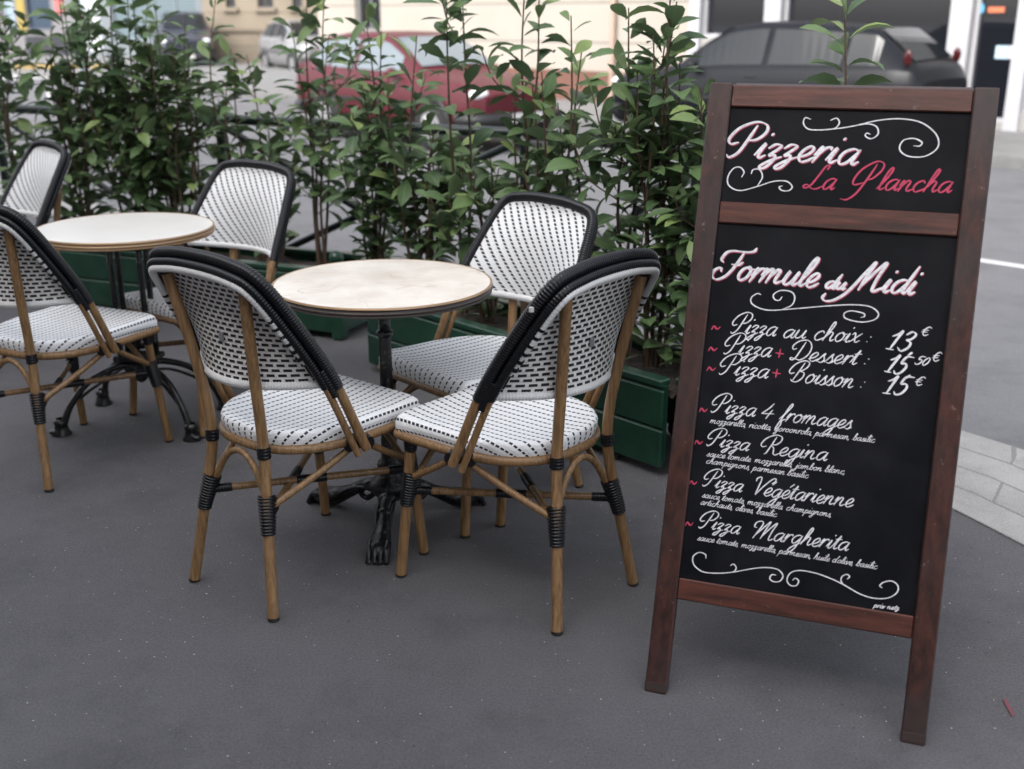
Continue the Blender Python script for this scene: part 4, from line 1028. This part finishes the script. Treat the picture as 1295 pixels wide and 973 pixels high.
FB.box(-.1, FB.L+.1, 10.5, 10.75, -.3, .4, beige, 'cornice')
# 2 shop with white framed windows
pC = on_street(876, 60, NWALL); pD = on_street(1700, 60, NWALL)
FS = Facade(pD, pC, 'shop_building', 'shop front with white window posts and dark glass, behind the dark grey car')
X = lambda x, y=60: FS.px(x, y)[0]
shop_wall = stucco('pale_shop_wall', (.32, .31, .30))
zb = FS.px(900, 47)[1]
def hole(xa, xb, z0, z1): return (min(X(xa), X(xb)), max(X(xa), X(xb)), z0, z1)
Hs = [hole(885, 968, zb, 2.9), hole(986, 1200, .25, 2.9), hole(1226, 1284, .10, 2.9), hole(1302, 1500, .25, 2.9)]
FS.wall(0, FS.L, 10.2, .30, Hs, shop_wall)
for h_ in Hs: window(FS, h_[0], h_[1], h_[2], h_[3], frame_w, glass, 0, deep=.10, fw=.05)
for xa, xb in ((873, 886), (967, 987), (1200, 1226), (1284, 1303)):
    FS.box(min(X(xa), X(xb)), max(X(xa), X(xb)), 0, 3.0, -.08, -.003, frame_w, 'pilaster')
FS.box(0, FS.L, 3.0, 3.5, -.12, -.003, stucco('shop_fascia', (.10, .10, .11)), 'fascia')
st1 = mat('blue_sticker', (.12, .42, .62), .5); st2 = mat('orange_sticker', (.6, .17, .08), .5); st3 = mat('pale_blue_sticker', (.45, .62, .72), .5)
def sticker(xa, xb, ya, yb, m):
    a, z1 = FS.px(xa, ya); c, z0 = FS.px(xb, yb); FS.box(min(a, c), max(a, c), z0, z1, .095, .099, m, 'sticker')
b = MB(); a_, z_ = FS.px(1233, 11); b.tube([V((a_, FS.sg*.095, z_)), V((a_, FS.sg*.099, z_))], .085, 20); b.build('sticker', st1, FS.root)
sticker(1246, 1266, 9, 16, st2); sticker(1256, 1272, 58, 75, st3); sticker(1272, 1282, 58, 75, mat('white_sticker', (.7, .7, .7), .5))
for k in range(4):
    for z in (4.3, 7.2): window(FS, 1.0+k*2.4, 2.1+k*2.4, z, z+1.9, frame_w, glass, 1, deep=-.02)
# 3 stone building at the far corner
DF = 40
FC = Facade(on_depth(258, 30, DF), on_depth(470, 30, DF-1.5), 'stone_building', 'warm beige stone building with small dark windows at the far crossing')
stone = stucco('beige_stone', (.24, .20, .15), (.55, .1), .75)
ws = []
for xa, xb in ((286, 298), (326, 346), (370, 382)):
    a, z = FC.px(xa, 10); c, _ = FC.px(xb, 10); ws.append((min(a, c), max(a, c), z, z+1.6))
FC.wall(0, FC.L, 12, .4, ws, stone)
for q in ws: window(FC, *q, mat('dark_frame', (.05, .05, .055), .5), glass, 1); FC.box(q[0]-.1, q[1]+.1, q[2]-.12, q[2], -.12, .05, stone, 'sill')
FC.box(0, FC.L, FC.px(300, 40)[1], FC.px(300, 36)[1], -.08, -.003, stone, 'string_course')
# 4 glass fronted shop and 5 dark shop at far left
FG = Facade(on_depth(92, 30, 46), on_depth(258, 30, 44), 'glass_building', 'pale blue glass fronted building behind the distant dark car')
pale = stucco('pale_blue_panel', (.17, .19, .205)); FG.wall(0, FG.L, 9, .3, [(.3, 1.3, .2, 2.6), (1.9, FG.L-.3, .6, 2.9)], pale)
window(FG, .3, 1.3, .2, 2.6, frame_w, mat('white_glass', (.45, .48, .5), .2), 0); window(FG, 1.9, FG.L-.3, .6, 2.9, mat('steel_frame', (.2, .23, .25), .4), mat('blue_glass', (.12, .16, .18), .15), 3)
FD = Facade(on_depth(-90, 30, 47), on_depth(92, 30, 46), 'dark_shop_building', 'grey shop with dark blue door and yellow panel at the far left')
grey = stucco('grey_shop_wall', (.20, .19, .20)); 
def fx(x): return FD.px(x, 30)[0]
FD.wall(0, FD.L, 9, .3, [(fx(4), fx(20), .9, 2.8), (fx(36), fx(66), 1.0, 2.9)], grey)
window(FD, fx(4), fx(20), .9, 2.8, frame_w, mat('pale_glass', (.25, .32, .38), .2), 0); window(FD, fx(36), fx(66), 1.0, 2.9, mat('navy_frame', (.03, .05, .08), .4), mat('navy_panel', (.02, .04, .07), .3), 0)
FD.box(fx(24), fx(34), .9, 2.4, -.05, -.003, mat('yellow_panel', (.30, .23, .05), .6), 'panel'); FD.box(fx(73), fx(82), 1.6, 2.2, -.05, -.003, mat('red_poster', (.5, .12, .12), .6), 'poster')
FD.box(fx(30), fx(92), 0, .75, -.04, -.003, stucco('dark_base', (.035, .036, .045)), 'base')
ya = [on_depth(20, 86, 36), on_depth(84, 84, 36)]
sheet('crossing_pavement', [(-40, 38.5), (-9.5, 37.0), (-9.0, 60), (-40, 60)], M['far_walk'], 0.0, .13)
yk = MB(); yk.box((-17, 37.2, -.055), (9, .25, .15), Matrix.Rotation(-.05, 3, 'Z')); tag(yk.build('painted_kerb', M['yellow_paint']), kind='structure')
# lamp post at left
lp = on_ground(112, 132, GZ); LP_ = empty('lamp_post', (lp.x, lp.y, GZ)); tag(LP_, 'grey blue metal lamp post by the road at far left', 'lamp post')
lm = mat('grey_blue_metal', (.20, .23, .27), .5)
b = MB(); b.lathe([(.12, 0), (.12, .5), (.09, .6), (.07, .65), (.06, 6.0), (.05, 6.0)], n=16); b.build('pole', lm, LP_)
b = MB(); b.tube(crs([(0, 0, 6.0), (.1, -.1, 6.5), (.6, -.5, 6.7)], 5), .04, 8); b.blob((.75, -.62, 6.68), .3, .18, .08); b.build('lantern', lm, LP_)

# ------------------------------------------------------------------ the terrace's restaurant, an unseen block added behind the viewer to shade it
rest = empty('restaurant_occluder', (E2*-4.2).to_tuple()); tag(rest, 'unseen restaurant block behind the viewer, added to shade the terrace', 'building')
rest.rotation_euler = (0, 0, atan2(E1.y, E1.x))
b = MB(); b.box((2, 3, 4.5), (24, 6, 9)); b.build('wall', stucco('occluder_wall', (.34, .31, .28)), rest)
